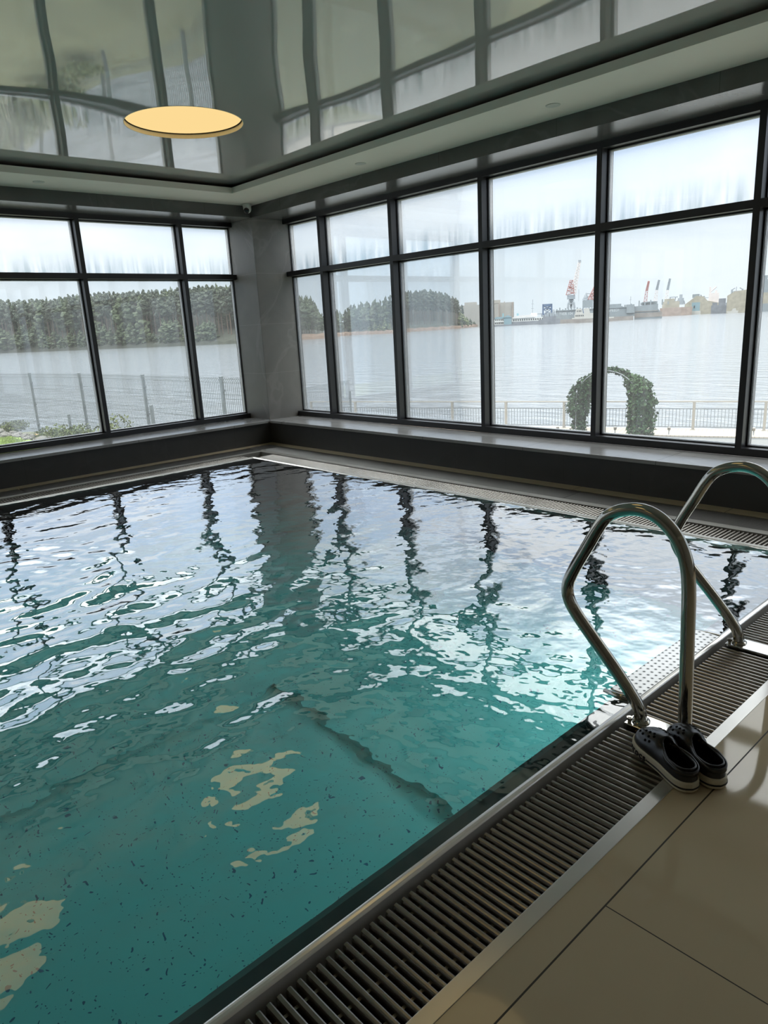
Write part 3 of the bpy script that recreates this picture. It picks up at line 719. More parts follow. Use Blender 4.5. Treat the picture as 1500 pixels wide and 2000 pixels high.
    for i in rim:
        x, y, z = surf(i, 1.0); y0 = OUT[i, 1]
        pts.append((x * 1.04, y - 0.004 * (1 - y0 / YA), 0.060 + 0.010 * (y0 / YA)))
    b = MB(); m = len(pts); V = []
    for (x, y, z) in pts: V += [(x, y, z - 0.008), (x, y, z + 0.008)]
    b.add(V, [(2 * k, 2 * k + 2, 2 * k + 3, 2 * k + 1) for k in range(m - 1)]); st = b.build('strap', M['clog'], t, smooth=True)
    s2 = st.modifiers.new('solid', 'SOLIDIFY'); s2.thickness = 0.005; s2.offset = 1
    for p, q in ((pts[1], -1), (pts[-2], 1)):
        sx = 1 if p[0] > 0 else -1
        b = MB(); b.tube([(p[0], p[1], p[2]), (p[0] + sx * 0.008, p[1], p[2]), (p[0] + sx * 0.0105, p[1], p[2])], [0.010, 0.010, 0.006], 18); b.build('rivet', M['clog'], t, smooth=False)
    # ventilation holes on the toe
    for (s, fr) in ((0.70, 0.78), (0.70, 0.55), (0.70, 0.36), (0.78, 0.74), (0.80, 0.50), (0.86, 0.70), (0.90, 0.5), (0.62, 0.66), (0.62, 0.40)):
        for side in (0, 1):
            kk = min(range(n // 2), key=lambda k: abs(OUT[k, 2] - s)); i = kk if side == 0 else (n - kk) % n
            p0 = np.array(surf(i, fr)); pa = np.array(surf((i + 1) % n, fr)) - p0; pb = np.array(surf(i, fr + 0.05)) - p0
            nn = np.cross(pa, pb); nn /= np.linalg.norm(nn) + 1e-9
            if nn[2] < 0: nn = -nn
            b = MB(); b.tube([p0 - nn * 0.001, p0 + nn * 0.0012], 0.0042, 12); b.build('toe_vent', M['clog_in'], up)
    # lettering on the outer side of the sole
    cu = bpy.data.curves.new('lettering', 'FONT'); cu.body = 'crocs'; cu.size = 0.033; cu.extrude = 0.0008; cu.space_character = 1.12; cu.offset = 0.0007
    tmp = bpy.data.objects.new('lettering', cu); COL.objects.link(tmp)
    dg = bpy.context.evaluated_depsgraph_get(); me = bpy.data.meshes.new_from_object(tmp.evaluated_get(dg)); bpy.data.objects.remove(tmp)
    # arc length along the outer side from the toe to the heel
    idx = [k for k in range(n // 2, n + 1)] if not mirror else [k for k in range(n // 2, -1, -1)]
    base = ring(0.0040, 0.0); path = [np.array(base[k % n]) for k in idx]
    acc = [0]
    for p, q in zip(path, path[1:]): acc.append(acc[-1] + float(np.linalg.norm((q - p)[:2])))
    bmx = bmesh.new(); bmx.from_mesh(me); wmax = max(v.co.x for v in bmx.verts)
    bmesh.ops.subdivide_edges(bmx, edges=[e for e in bmx.edges if e.calc_length() > 0.004], cuts=2)
    L0 = 0.062
    for v in bmx.verts:
        s = L0 + v.co.x; k = max(i for i in range(len(acc)) if acc[i] <= s); k = min(k, len(path) - 2)
        f = (s - acc[k]) / max(1e-9, acc[k + 1] - acc[k]); p = path[k] * (1 - f) + path[k + 1] * f; d = path[k + 1] - path[k]; d /= np.linalg.norm(d)
        nn = np.array([d[1], -d[0], 0]); cen = np.array([0, SL * 0.5, 0])
        if np.dot(nn, p - cen) < 0: nn = -nn
        q = p + nn * (v.co.z + 0.0004); v.co = Vector((q[0], q[1], p[2] + 0.0075 + v.co.y * 0.95))
    bmx.to_mesh(me); bmx.free(); me.name = 'lettering'; me.materials.clear(); me.materials.append(M['stripe'])
    lo = bpy.data.objects.new('lettering', me); COL.objects.link(lo); lo.parent = so
    return t
def place_clog(mirror, heel, toe, label):
    t = make_clog(mirror); d = np.array(toe) - np.array(heel)
    t.location = (heel[0], heel[1], 0.0025); t.rotation_euler = (0, 0, math.atan2(d[1], d[0]) - PI / 2)
    return tag(t, label, 'clog', 'pair of black clogs by the ladder')
place_clog(False, (6.838, -3.182), (6.627, -3.042), 'black clog with cream sole and side lettering, the one nearer the pool')
place_clog(True, (6.893, -3.106), (6.672, -2.956), 'black clog with cream sole farther from the pool, touching the ladder post')

# ================================================================== OUTSIDE
ZSEA = -4.4
def land_h(x, y):
    t = min(1, max(0, (y - 5.0) / 8.0)); t = t * t * (3 - 2 * t); h = -1.62 * (1 - t) - 3.30 * t
    return h
# railing line and fence line
R0 = np.array([-21.26, 16.47]); R1 = np.array([-2.46, 23.65]); RD = (R1 - R0) / np.linalg.norm(R1 - R0); RN = np.array([-RD[1], RD[0]])
ZR = -3.22
# land as a mesh between the building and the water
def land():
    b = MB(); n = 40
    inner = [(-0.62, -30.0), (-0.62, 0.62), (40.0, 0.62)]
    outer = [(-22.5, -30), (-21.5, 1.0), (-18.3, 3.3), (-14.5, 3.7), (-10.4, 3.8), (-6.0, 4.4), (-7.5, 6.5), (-13, 9.5), (-19, 12.6), (-23.5, 15.2)]
    e0 = R0 + RN * 0.35 - RD * 2; e1 = R1 + RN * 0.35 + RD * 40
    outer += [tuple(e0), tuple(R0 + RN * .35 + RD * 10), tuple(R1 + RN * .35), tuple(e1)]
    def resamp(P, n):
        P = [np.array(p, float) for p in P]; d = [0]
        for p, q in zip(P, P[1:]): d.append(d[-1] + np.linalg.norm(q - p))
        out = []
        for s in np.linspace(0, d[-1], n):
            k = max(i for i in range(len(d)) if d[i] <= s + 1e-9); k = min(k, len(P) - 2); f = (s - d[k]) / (d[k + 1] - d[k]); out.append(P[k] * (1 - f) + P[k + 1] * f)
        return out
    A, B = resamp(inner, 90), resamp(outer, 90); K = 14; V = []
    for a, c in zip(A, B):
        for j in range(K):
            p = a + (c - a) * j / (K - 1); z = land_h(p[0], p[1]) + 0.05 * noise.noise((p[0] * .6, p[1] * .6, 0)); V.append((p[0], p[1], z))
        V.append((c[0], c[1], ZSEA - 1))
    F = []; W = K + 1
    for i in range(len(A) - 1):
        for j in range(W - 1): F.append((i * W + j, (i + 1) * W + j, (i + 1) * W + j + 1, i * W + j + 1))
    b.add(V, F); return b.build('ground_outside', M['ground'], smooth=False)
tag(land(), 'rough grassy ground between the building and the lake', 'ground', kind='structure')
b = MB(); b.add([(-3000, -1500, ZSEA), (1500, -1500, ZSEA), (1500, 3500, ZSEA), (-3000, 3500, ZSEA)], [(0, 1, 2, 3)])
tag(b.build('lake_water', M['sea']), 'wide pale grey lake with small ripples beyond the windows', 'lake', kind='stuff')

def rl(s, d, z): q = R0 + RD * s + RN * d; return (q[0], q[1], z)
LEN = float(np.linalg.norm(R1 - R0))
# boardwalk, kerb, asphalt
def obj_frame(name, mat, s0, s1, d0, d1, z0, z1):
    o = MB().box(s0, s1, d0, d1, z0, z1).build(name, mat); o.matrix_world = Matrix(((RD[0], RN[0], 0, R0[0]), (RD[1], RN[1], 0, R0[1]), (0, 0, 1, 0), (0, 0, 0, 1))); return o
tag(obj_frame('boardwalk', M['board'], -2, LEN + 30, -1.55, 0.32, -3.6, ZR), 'pale plank boardwalk behind the railing above the lake', 'boardwalk', kind='structure')
tag(obj_frame('kerb', M['kerb'], -2, LEN + 30, -1.85, -1.55, -3.6, -3.27), 'dark kerb along the boardwalk', 'kerb', kind='structure')
tag(obj_frame('road', M['asphalt'], 6.0, LEN + 30, -9.0, -1.85, -3.6, -3.265), 'grey asphalt path below the harbour windows', 'path', kind='structure')

# railing on the quay
rail_posts = [on_z(u, 784, -2.1)[:2] for u in (607, 693, 882, 987, 1101, 1228, 1356, 1497)]
SP = [float(np.dot(p - R0, RD)) for p in rail_posts]
SP.insert(2, (SP[1] + SP[2]) / 2); SP += [SP[-1] + 2.55, SP[-1] + 5.1]
t = empty('quay_railing', (R0[0], R0[1], ZR)); t.rotation_euler = (0, 0, math.atan2(RD[1], RD[0]))
for s in SP:
    b = MB(); b.box(s - .05, s + .05, -.05, .05, 0, 1.10); b.box(s - .09, s + .09, -.09, .09, 0, 0.012); b.build('post', M['rail_paint'], t)
b = MB(); b.box(SP[0] - .05, SP[-1], -.045, .045, 1.075, 1.12); b.build('top_rail', M['rail_paint'], t)
for s0, s1 in zip(SP, SP[1:]):
    b = MB(); b.box(s0, s1, -.016, .016, 0.80, 0.835); b.box(s0, s1, -.016, .016, 0.09, 0.12); n = max(2, int(round((s1 - s0) / 0.127)))
    for k in range(1, n): q = s0 + (s1 - s0) * k / n; b.box(q - .009, q + .009, -.009, .009, 0.1, 0.82)
    b.build('picket_panel', M['picket'], t)
tag(t, 'beige steel railing with grey pickets along the quay', 'railing')

# wire fence on the left
def wire_panel(p0, p1, H, name, parent, n_rows):
    p0, p1 = np.array(p0), np.array(p1); d = p1 - p0; L = np.linalg.norm(d[:2]); n = max(4, int(L / 0.075)); b = MB()
    nn = np.array([d[1], -d[0], 0]) / L
    def wbox(a, c, w):
        a, c = np.array(a), np.array(c); e = c - a; l = np.linalg.norm(e); e /= l
        s = nn * w; u = np.cross(e, nn) * w; b.obox((a + c) / 2, e * l / 2, s, u)
    for k in range(n + 1):
        q = p0 + d * k / n
        wbox(q, q + np.array([0, 0, H - .12]), 0.0045); wbox(q + np.array([0, 0, H - .12]), q + np.array([0, 0, H]) + nn * 0.06, 0.0045)
    for z in n_rows: 
        for dz, off in ((0, 0), (0.1, 0)):
            wbox(p0 + np.array([0, 0, z + dz]), p1 + np.array([0, 0, z + dz]), 0.005)
    for z, off in ((H - .12, 0.0), (H - .04, 0.04)): wbox(p0 + np.array([0, 0, z]) + nn * off, p1 + np.array([0, 0, z]) + nn * off, 0.005)
    return b.build(name, M['fence'], parent, fix=False)
FT = 0.45; FH = 2.03
fp = [(-20.9, 2.05), (-17.64, 2.52), (-14.51, 2.97), (-10.40, 3.08), (-6.59, 3.16), (-4.45, 3.2)]
fp = [(-24.0, 1.6)] + fp
t = empty('wire_fence', (fp[0][0], fp[0][1], FT - FH))
org = np.array([fp[0][0], fp[0][1], FT - FH])
for x, y in fp:
    b = MB(); q = np.array([x, y, FT - FH]) - org; b.box(q[0] - .035, q[0] + .035, q[1] - .035, q[1] + .035, -0.3, FH); b.box(q[0] - .038, q[0] + .038, q[1] - .038, q[1] + .038, FH - .005, FH + .008)
    for z in (.35, 1.0, 1.7): b.box(q[0] + .03, q[0] + .055, q[1] - .045, q[1] + .045, z, z + .05)
    b.build('post', M['fence'], t)
for a, c in zip(fp, fp[1:]):
    wire_panel(np.array([a[0], a[1], FT - FH]) - org, np.array([c[0], c[1], FT - FH]) - org, FH, 'wire_panel', t, (0.12, 0.6, 1.1, 1.55))
tag(t, 'tall grey wire mesh fence with steel posts outside the left windows', 'fence')
for (u, v), lab in (((134, 810), 'short grey steel post below the wire fence, the left one of two'), ((295, 792), 'short grey steel post below the wire fence, the right one of two')):
    d = ray(u, v); p = CAM + d * ((2.35 - CAM[1]) / d[1]); g = -1.9
    b = MB(); b.box(-.03, .03, -.03, .03, 0, p[2] - g); b.box(-.034, .034, -.034, .034, p[2] - g, p[2] - g + .01)
    o = b.build('short_post', M['fence']); o.location = (p[0], p[1], g); tag(o, lab, 'post', 'short posts by the wire fence')
# gate and fence end by the quay
g0, g1 = at_dist(592, 757, 30.0), at_dist(683, 764, 33.0); gl = at_dist(560, 757, 29.5)
t = empty('wire_gate', (g0[0], g0[1], ZR)); org = np.array([g0[0], g0[1], ZR])
for p, w in ((g0, .05), (g1, .035), (gl, .05)):
    q = p - org; b = MB(); b.box(q[0] - w, q[0] + w, q[1] - w, q[1] + w, 0, q[2]); b.build('post', M['fence'], t)
q0, ql = g0 - org, gl - org
b = MB(); b.obox((q0 + ql) / 2 - np.array([0, 0, .06]), (q0 - ql) / 2, (0.02, -0.02, 0), (0, 0, 0.03)); b.build('top_bar', M['fence'], t)
p1 = (g1 - org) * np.array([1, 1, 0]); wire_panel(np.zeros(3), p1, float(q0[2]), 'wire_panel', t, (0.2, 0.8, 1.4))
tag(t, 'pale blue grey wire gate where the fence meets the quay railing', 'gate')

# leaves
def leaf_cloud(mb, centers, n, size, squash=(1, 1, 1), droop=0.3):
    """n folded leaves scattered on ellipsoid shells (cx, cy, cz, rx, ry, rz)"""
    wts = np.array([c[3] * c[5] for c in centers]); wts = wts / wts.sum()
    for _ in range(n):
        c = centers[rng.choice(len(centers), p=wts)]
        d = rng.normal(size=3); d /= np.linalg.norm(d); r = 0.72 + 0.36 * rng.random()
        p = np.array(c[:3]) + d * np.array(c[3:6]) * r
        nrm = d + 0.7 * rng.normal(size=3); nrm[2] += 0.3; nrm /= np.linalg.norm(nrm)
        t = rng.normal(size=3); t[2] -= droop; t -= nrm * np.dot(t, nrm); t /= np.linalg.norm(t); s = np.cross(nrm, t)
        L = size * (0.6 + 0.8 * rng.random()); w = L * 0.42
        mb.add([p, p + t * L * .5 + s * w + nrm * L * .12, p + t * L, p + t * L * .5 - s * w + nrm * L * .12, p + t * L * .5 - nrm * 0.02 * L], [(0, 1, 4), (1, 2, 4), (2, 3, 4), (3, 0, 4)])

# ivy arch
aL, aR = on_z(1131, 845, -3.28), on_z(1250, 853, -3.28); dirA = (aR - aL); WA = float(np.linalg.norm(dirA)); dirA /= WA
t = empty('ivy_arch', ((aL + aR) / 2)); t.rotation_euler = (0, 0, math.atan2(dirA[1], dirA[0])); hw = WA / 2; HA = 2.52
for dy in (-.3, .3):
    b = MB(); b.tube([(-hw, dy, 0), (-hw, dy, 1.4)] + [(-hw * math.cos(a), dy, 1.35 + (HA - 1.35) * math.sin(a)) for a in np.linspace(0.05, PI - .05, 16)] + [(hw, dy, 1.4), (hw, dy, 0)], 0.02, 6); b.build('hoop', M['picket'], t)
b = MB()
leaf_cloud(b, [(-hw, 0, .25, .28, .3, .4), (-hw + .02, 0, .55, .22, .3, .3), (-hw - .05, 0, 1.05, .48, .4, .45), (-hw + 0.02, 0, 1.5, .46, .4, .45), (-hw + .28, 0, 1.9, .40, .38, .36), (-hw + .52, 0, 2.12, .30, .3, .22)], 2300, 0.13)
b.build('foliage', M['ivy'], t, fix=False)
b = MB()
leaf_cloud(b, [(hw, 0, .3, .50, .42, .5), (hw + .02, 0, .85, .52, .44, .5), (hw, 0, 1.35, .50, .42, .5), (hw - .1, 0, 1.8, .46, .4, .4), (hw - .32, 0, 2.08, .34, .34, .26)], 3000, 0.13)
b.build('foliage', M['ivy'], t, fix=False)
b = MB()
arc = [(-hw * math.cos(a) * .92, 0, 1.42 + (HA - 1.38) * math.sin(a), .16, .28, .10) for a in np.linspace(1.0, 2.4, 12)]
leaf_cloud(b, arc, 620, 0.11, droop=0.9); b.build('vine', M['ivy'], t, fix=False)
tag(t, 'garden arch overgrown with dark green ivy on the quay', 'ivy arch')
# path lights
pl = None
for i, (u, v, lab) in enumerate(((1089, 849, 'small path light left of the ivy arch'), (1201, 850, 'small path light standing under the ivy arch'), (1306, 851, 'small path light just right of the ivy arch'), (1471, 853, 'small path light at the right edge of the photo'))):
    p = on_z(u, v, -3.27)
    if pl is None:
        pl = empty('path_light'); b = MB(); b.lathe([(0.05, 0), (0.022, 0.01), (0.018, 0.22)], n=12); b.build('post', M['picket'], pl, smooth=True)
        b = MB(); b.lathe([(0.0, .21), (.055, .22), (.06, .30), (.07, .31), (.02, .34), (0, .345)], n=12); b.build('lamp_head', M['rail_paint'], pl, smooth=True); o = pl
    else: o = copy_tree(pl)
    o.location = p; tag(o, lab, 'path light', 'path lights on the quay')
# lawn, rubble bank, shrubs at the foot of the fence
g = [on_z(u, v, -1.55) for u, v in ((-30, 900), (-30, 846), (0, 850), (30, 853), (64, 862), (80, 880), (60, 900))]
b = MB(); b.add([(p[0], p[1], -1.52) for p in g], [tuple(range(len(g)))]); n0 = len(b.v)
for _ in range(3500):
    w = rng.dirichlet(np.ones(len(g))); p = sum(wi * gi for wi, gi in zip(w, g)); a = rng.uniform(0, PI); h = .03 + .04 * rng.random()
    b.add([(p[0] - .01 * math.cos(a), p[1] - .01 * math.sin(a), -1.52), (p[0] + .01 * math.cos(a), p[1] + .01 * math.sin(a), -1.52), (p[0] + .02 * rng.normal(), p[1] + .02 * rng.normal(), -1.52 + h)], [(0, 1, 2)])
tag(b.build('lawn_grass', M['grass'], fix=False), 'bright green lawn at the bottom left corner of the left window', 'grass', kind='stuff')
for i in range(34):
    f = i / 33; u = -20 + 115 * f + rng.normal() * 4; v = 845 + 9 * f + rng.uniform(-4, 6) + max(0, f - .6) * 18; p = on_z(u, v, -1.5); r = rng.uniform(.08, .17)
    bm = bmesh.new(); bmesh.ops.create_icosphere(bm, subdivisions=2, radius=r)
    for q in bm.verts: k = 1 + .5 * noise.noise(q.co * 6 / max(r, .1) * .25 + Vector((i * 7, 0, 0))); q.co = Vector((q.co.x * k * 1.3, q.co.y * k, q.co.z * k * .62))
    me = bpy.data.meshes.new('rubble_stone'); bm.to_mesh(me); bm.free(); me.materials.append(M['rock'])
    o = bpy.data.objects.new('rubble_stone', me); COL.objects.link(o); o.location = (p[0], p[1], -1.54 + r * .3); tag(o, 'grey stone in the low rubble bank between the lawn and the wire fence', 'stone', 'rubble bank stones')
p = on_z(73, 852, -1.5); b = MB(); b.tube([p + np.array([-.28, 0, .02]), p + np.array([.3, .1, .02])], .035, 8); tag(b.build('orange_pipe', M['orange']), 'short orange pipe lying on the rubble by a fence post', 'pipe')
for (u, v, w, h, lab, nl) in ((22, 848, 1.15, .36, 'loose green shrub behind the rubble bank, leftmost in the window', 1100), (92, 852, .7, .22, 'low green weed right of the first fence post', 400), (140, 852, 0.9, .42, 'leafy green shrub around the left short post', 800), (196, 850, 1.0, .42, 'yellowish green shrub beside the second fence post', 900), (222, 844, .45, .78, 'upright plant with yellow leaves right of the thick window bar', 420), (262, 842, 1.3, .30, 'low yellow green shrub in the middle of the second left window', 800)):
    d = ray(u, v); p = CAM + d * ((2.3 - CAM[1]) / d[1]); p[2] = min(p[2], -1.2)
    sc_ = abs(p[0] - CAM[0]) / 22.0
    t = empty('shrub', (p[0], p[1], -1.6)); b = MB()
    leaf_cloud(b, [(rng.normal() * w * .3, rng.normal() * .2, h * (.35 + .5 * rng.random()) + (p[2] + 1.6) * .5, w * .38, .35, h * .38) for _ in range(6)], nl, 0.075); b.build('foliage', M['shrub'], t, fix=False)
    b = MB()
    for _ in range(5): b.tube([(rng.normal() * .06, rng.normal() * .06, -.1), (rng.normal() * w * .25, rng.normal() * .15, h * .7)], .008, 5)
    b.build('stem', M['bark'], t); tag(t, lab, 'shrub', 'shrubs at the foot of the fence')

# ------------------------------------------------------------------ far shore: hill, bank, trees
def interp(P, u):
    if u <= P[0][0]: return P[0][1]
    for (a, x), (c, y) in zip(P, P[1:]):
        if u <= c: return x + (y - x) * (u - a) / (c - a)
    return P[-1][1]
WATER = [(-140, 697), (0, 690), (200, 682), (400, 674), (470, 671), (565, 665), (635, 661)]
SKY_A = [(-140, 580), (-60, 582), (0, 583), (60, 583), (120, 580), (160, 572), (190, 571), (230, 568), (300, 564), (360, 560), (400, 557), (460, 553), (520, 555), (562, 563), (585, 567), (592, 577), (602, 575), (612, 577), (622, 596), (634, 612)]
WATER_B = [(640, 658), (700, 654), (770, 651), (800, 648), (880, 643), (935, 638)]
SKY_B = [(640, 612), (656, 602), (680, 602), (690, 593), (700, 590), (720, 586), (735, 583), (752, 583), (768, 573), (795, 566), (830, 563), (855, 566), (880, 573), (897, 583), (905, 598), (915, 612), (935, 632)]
def far_ground(name, W, SKYL, u0, u1, label, bankh, matbank):
    b = MB(); us = np.linspace(u0, u1, 60); V = []
    for u in us:
        p = on_z(u, interp(W, u), ZSEA); r = p - CAM; r[2] = 0; r /= np.linalg.norm(r)
        ex = max(0.0, min(1.0, (u1 - u) / 40.0)) if name.endswith('b') else 1.0
        D = np.linalg.norm((p - CAM)[:2]); top = at_dist(u, interp(SKYL, u), D + 14)[2]; g = max(ZSEA + bankh, top - 26)
        for (d, z) in ((-1, ZSEA - 1), (1.5, ZSEA + bankh * .55 * (1 + .3 * math.sin(u * .7))), (5, ZSEA + bankh * (1 + .12 * math.sin(u * .3))), (12, (g + ZSEA + bankh) / 2), (26, g), (60, max(g, top - 10))): q = p + r * d; V.append((q[0], q[1], z))
    F = []
    for i in range(len(us) - 1):
        for j in range(5): b.mat(0 if (j < 2 and us[i] > 455) else 1); b.add([V[i * 6 + j], V[(i + 1) * 6 + j], V[(i + 1) * 6 + j + 1], V[i * 6 + j + 1]], [(0, 1, 2, 3)])
    o = b.build('hill' , [matbank, M['hill']]); tag(o, label, 'shore', kind='structure'); return o
far_ground('hill_a', WATER, SKY_A, -140, 634, 'wooded far shore with a reddish earth bank', 3.2, M['bank'])
far_ground('hill_b', WATER_B, SKY_B, 640, 935, 'wooded headland with a reddish earth bank', 2.6, M['bank'])

def blob(bm, c, r, seed, sub=2, rough=.35):
    m = bmesh.ops.create_icosphere(bm, subdivisions=sub, radius=1.0)
    for v in m['verts']:
        k = 1 + rough * noise.noise(v.co * 2.3 + Vector((seed, seed * 1.7, 0))) + rough * .6 * noise.noise(v.co * 5.1 + Vector((seed, 0, seed)))
        v.co = Vector((c[0] + v.co.x * r[0] * k, c[1] + v.co.y * r[1] * k, c[2] + v.co.z * r[2] * k))
    return m['verts']
def tree_mesh(kind, seed):
    """unit height tree standing on the origin"""
    rs = random.Random(seed); bm = bmesh.new(); crown = {'pine': 'pine', 'broad': 'broad', 'pale': 'pale'}[kind]
    def trunk(r, h):
        n = 6; ring = []
        for z, q in ((0, r), (h, r * .45)): ring.append([bm.verts.new((q * math.cos(2 * PI * k / n), q * math.sin(2 * PI * k / n), z)) for k in range(n)])
        for k in range(n): f = bm.faces.new([ring[0][k], ring[0][(k + 1) % n], ring[1][(k + 1) % n], ring[1][k]]); f.material_index = 1
    if kind == 'pine':
        trunk(.011, .9)
        for i in range(15):
            z = .50 + .46 * (i / 14); R = .105 * (1.15 - .75 * abs((z - .68) / .32)) ; a = rs.uniform(0, 2 * PI); d = R * rs.uniform(.3, .95)
            if i == 14: d = 0
            blob(bm, (d * math.cos(a), d * math.sin(a), z), (R * rs.uniform(.5, .75), R * rs.uniform(.5, .75), .035 + .02 * rs.random()), seed + i * 3.1, 2, .6)
        for i in range(5):
            a = rs.uniform(0, 2 * PI); z = rs.uniform(.42, .8); L = .09
            vs = [bm.verts.new(p) for p in ((0, 0, z), (L * math.cos(a), L * math.sin(a), z + .03), (L * math.cos(a), L * math.sin(a), z + .034), (0, 0, z + .007))]; f = bm.faces.new(vs); f.material_index = 1
    else:
        trunk(.016, .5)
        for i in range(22):
            t = i / 21; z = (.16 if kind == 'broad' else .10) + .80 * t; R = .20 * math.sin(PI * min(.97, .18 + .80 * t)) ** .8; a = rs.uniform(0, 2 * PI); d = R * rs.uniform(.35, .85)
            blob(bm, (d * math.cos(a), d * math.sin(a), z), (R * .55, R * .55, .07), seed + i * 2.3, 2, .6)
    me = bpy.data.meshes.new('tree'); bm.to_mesh(me); bm.free(); me.materials.append(M[crown]); me.materials.append(M['bark']); return me
TM = {k: [tree_mesh(k, s) for s in (1, 12, 33, 57)] for k in ('pine', 'broad', 'pale')}
def tree(u, d, topv, W, kind, label, group, wide=1.0, base=None):
    p = on_z(u, interp(W, u), ZSEA); r = p - CAM; r[2] = 0; D = np.linalg.norm(r); r /= D; q = p + r * d
    top = at_dist(u, topv, D + d)[2]; z0 = base if base is not None else ZSEA + 2.4 + d * .12
    z0 = max(z0, top - 27); H = top - z0
    if H < 2.0: return
    me = random.choice(TM[kind]); o = bpy.data.objects.new({'pine': 'pine_tree', 'broad': 'leafy_tree', 'pale': 'pale_bush'}[kind], me); COL.objects.link(o)
    ws = H * wide * random.uniform(.85, 1.25); o.location = q; o.location.z = z0 - .3; o.scale = (ws, ws, H); o.rotation_euler = (0, 0, random.uniform(0, 6.28))
    tag(o, label, 'tree' if kind != 'pale' else 'bush', group)
LA = 'tall pine in the dense dark forest across the lake seen through the left windows'; GA = 'pines of the dense dark forest'
for d, du, off in ((46, 9.5, 0), (28, 9.0, 2), (13, 8.0, 6)):
    u = -70.0
    while u < 560:
        tree(u + random.uniform(-2, 2), d + random.uniform(-3, 3), interp(SKY_A, u) + random.uniform(-1, 5) + off, WATER, 'pine' if random.random() < .8 else 'broad', LA, GA, 1.0)
        u += du * random.uniform(.8, 1.2)
u = -60.0
while u < 430:                                      # small leafy trees on the bank
    tree(u, 5, interp(WATER, u) - random.uniform(26, 58), WATER, 'broad', 'small leafy tree on the bank below the dark forest across the lake', 'bank trees below the dark forest', 1.25, ZSEA + .8); u += random.uniform(7, 13)
for u in range(561, 632, 5):
    for d in (12, 26): tree(u + random.uniform(-2, 2), d, interp(SKY_A, u) + random.uniform(0, 3) + (4 if d == 12 else 0), WATER, 'broad', 'leafy tree on the point beside the grey pillar, above the reddish bank', 'trees on the point beside the pillar', .85)
for u in range(640, 775, 7):
    for d in (14, 34):
        tree(u + random.uniform(-3, 3), d, interp(SKY_B, u) + random.uniform(0, 5) + (9 if d == 14 else 0), WATER_B, random.choice(('pine', 'broad', 'broad')), 'tree in the middle wood between the two pillar-side mullions across the lake', 'middle wood across the lake', .9, ZSEA + 1.5)
for u in list(range(775, 905, 6)):
    for d in (12, 26, 40):
        tree(u + random.uniform(-3, 3), d, interp(SKY_B, u) + random.uniform(0, 4) + {12: 5, 26: 2, 40: 0}[d], WATER_B, 'pine', 'tall pine with bare trunk on the headland left of the concrete building', 'pines on the headland', .9)
for u, v in ((722, 634), (733, 626), (742, 630), (752, 622), (762, 629), (770, 634)):
    tree(u, 6, v, WATER_B, 'pale', 'pale green bush at the water edge in front of the middle wood', 'pale bushes in front of the middle wood', .9, ZSEA + .5)
for u, v in ((900, 605), (906, 612), (912, 617), (919, 622), (926, 627), (933, 632)):
    tree(u, 8, v, WATER_B, 'pale' if u < 915 else 'broad', 'bush at the tip of the headland before the concrete building', 'bushes at the headland tip', 1.2, ZSEA + .6)

# ------------------------------------------------------------------ shipyard
for k, c, r_ in (('concrete', (0.40, 0.39, 0.36), .9), ('dock', (0.155, 0.185, 0.205), .7), ('dock_rust', (0.19, 0.175, 0.165), .8), ('blue_steel', (0.05, 0.12, 0.26), .6), ('pav_blue', (0.22, 0.36, 0.42), .7), ('pav_white', (0.50, 0.52, 0.52), .7),
                 ('roof_white', (0.80, 0.80, 0.80), .6), ('barge', (0.13, 0.145, 0.17), .8), ('crane_red', (0.42, 0.17, 0.16), .7), ('crane_grey', (0.20, 0.23, 0.26), .7), ('crane_white', (0.50, 0.46, 0.45), .7), ('tug_white', (0.56, 0.56, 0.53), .6),
                 ('rust', (0.24, 0.19, 0.165), .9), ('yellow', (0.40, 0.375, 0.30), .8), ('window_dark', (0.02, 0.025, 0.03), .3), ('lettering', (0.42, 0.46, 0.48), .7), ('teal', (0.16, 0.30, 0.34), .7)):
    M[k] = plain(k + '_paint', tuple((0.55 if k in ('yellow', 'roof_white', 'tug_white', 'pav_blue', 'blue_steel', 'concrete', 'crane_red') else 0.9) * q for q in c), r_, var=.5 if k in ('yellow', 'rust', 'dock_rust', 'barge') else .15, scale=.25)  # greys kept lighter so the paint also stands in for distance haze
class Yard:
    """a local frame at the water line below pixel column u: X to the right along the view, Y away, Z up (metres)"""
    def __init__(s, u, v, name, label, cat, group=None, turn=0.0, back=0.0):
        p = on_z(u, v, ZSEA); r = p - CAM; r[2] = 0; s.D = np.linalg.norm(r); r /= s.D; p = p + r * back; s.D += back
        s.t = empty(name, p); s.t.rotation_euler = (0, 0, math.atan2(-r[0], r[1]) + turn); s.u, s.v = u, v
        s.m = s.D * math.sqrt(1) / FPX * 1.0; tag(s.t, label, cat, group)
        q = at_dist(u + 10, v, s.D); s.mx = float(np.linalg.norm((q - at_dist(u, v, s.D))[:2])) / 10
        s.mz = abs(float(at_dist(u, v - 10, s.D)[2] - at_dist(u, v, s.D)[2])) / 10
        s.slope = -0.0525
    def X(s, u): return (u - s.u) * s.mx
    def Zp(s, u, v): return (s.v + s.slope * (u - s.u) - v) * s.mz        # height above the water
    def part(s, name, mb, mat, parent=None, **k): return mb.build(name, mat, parent or s.t, **k)

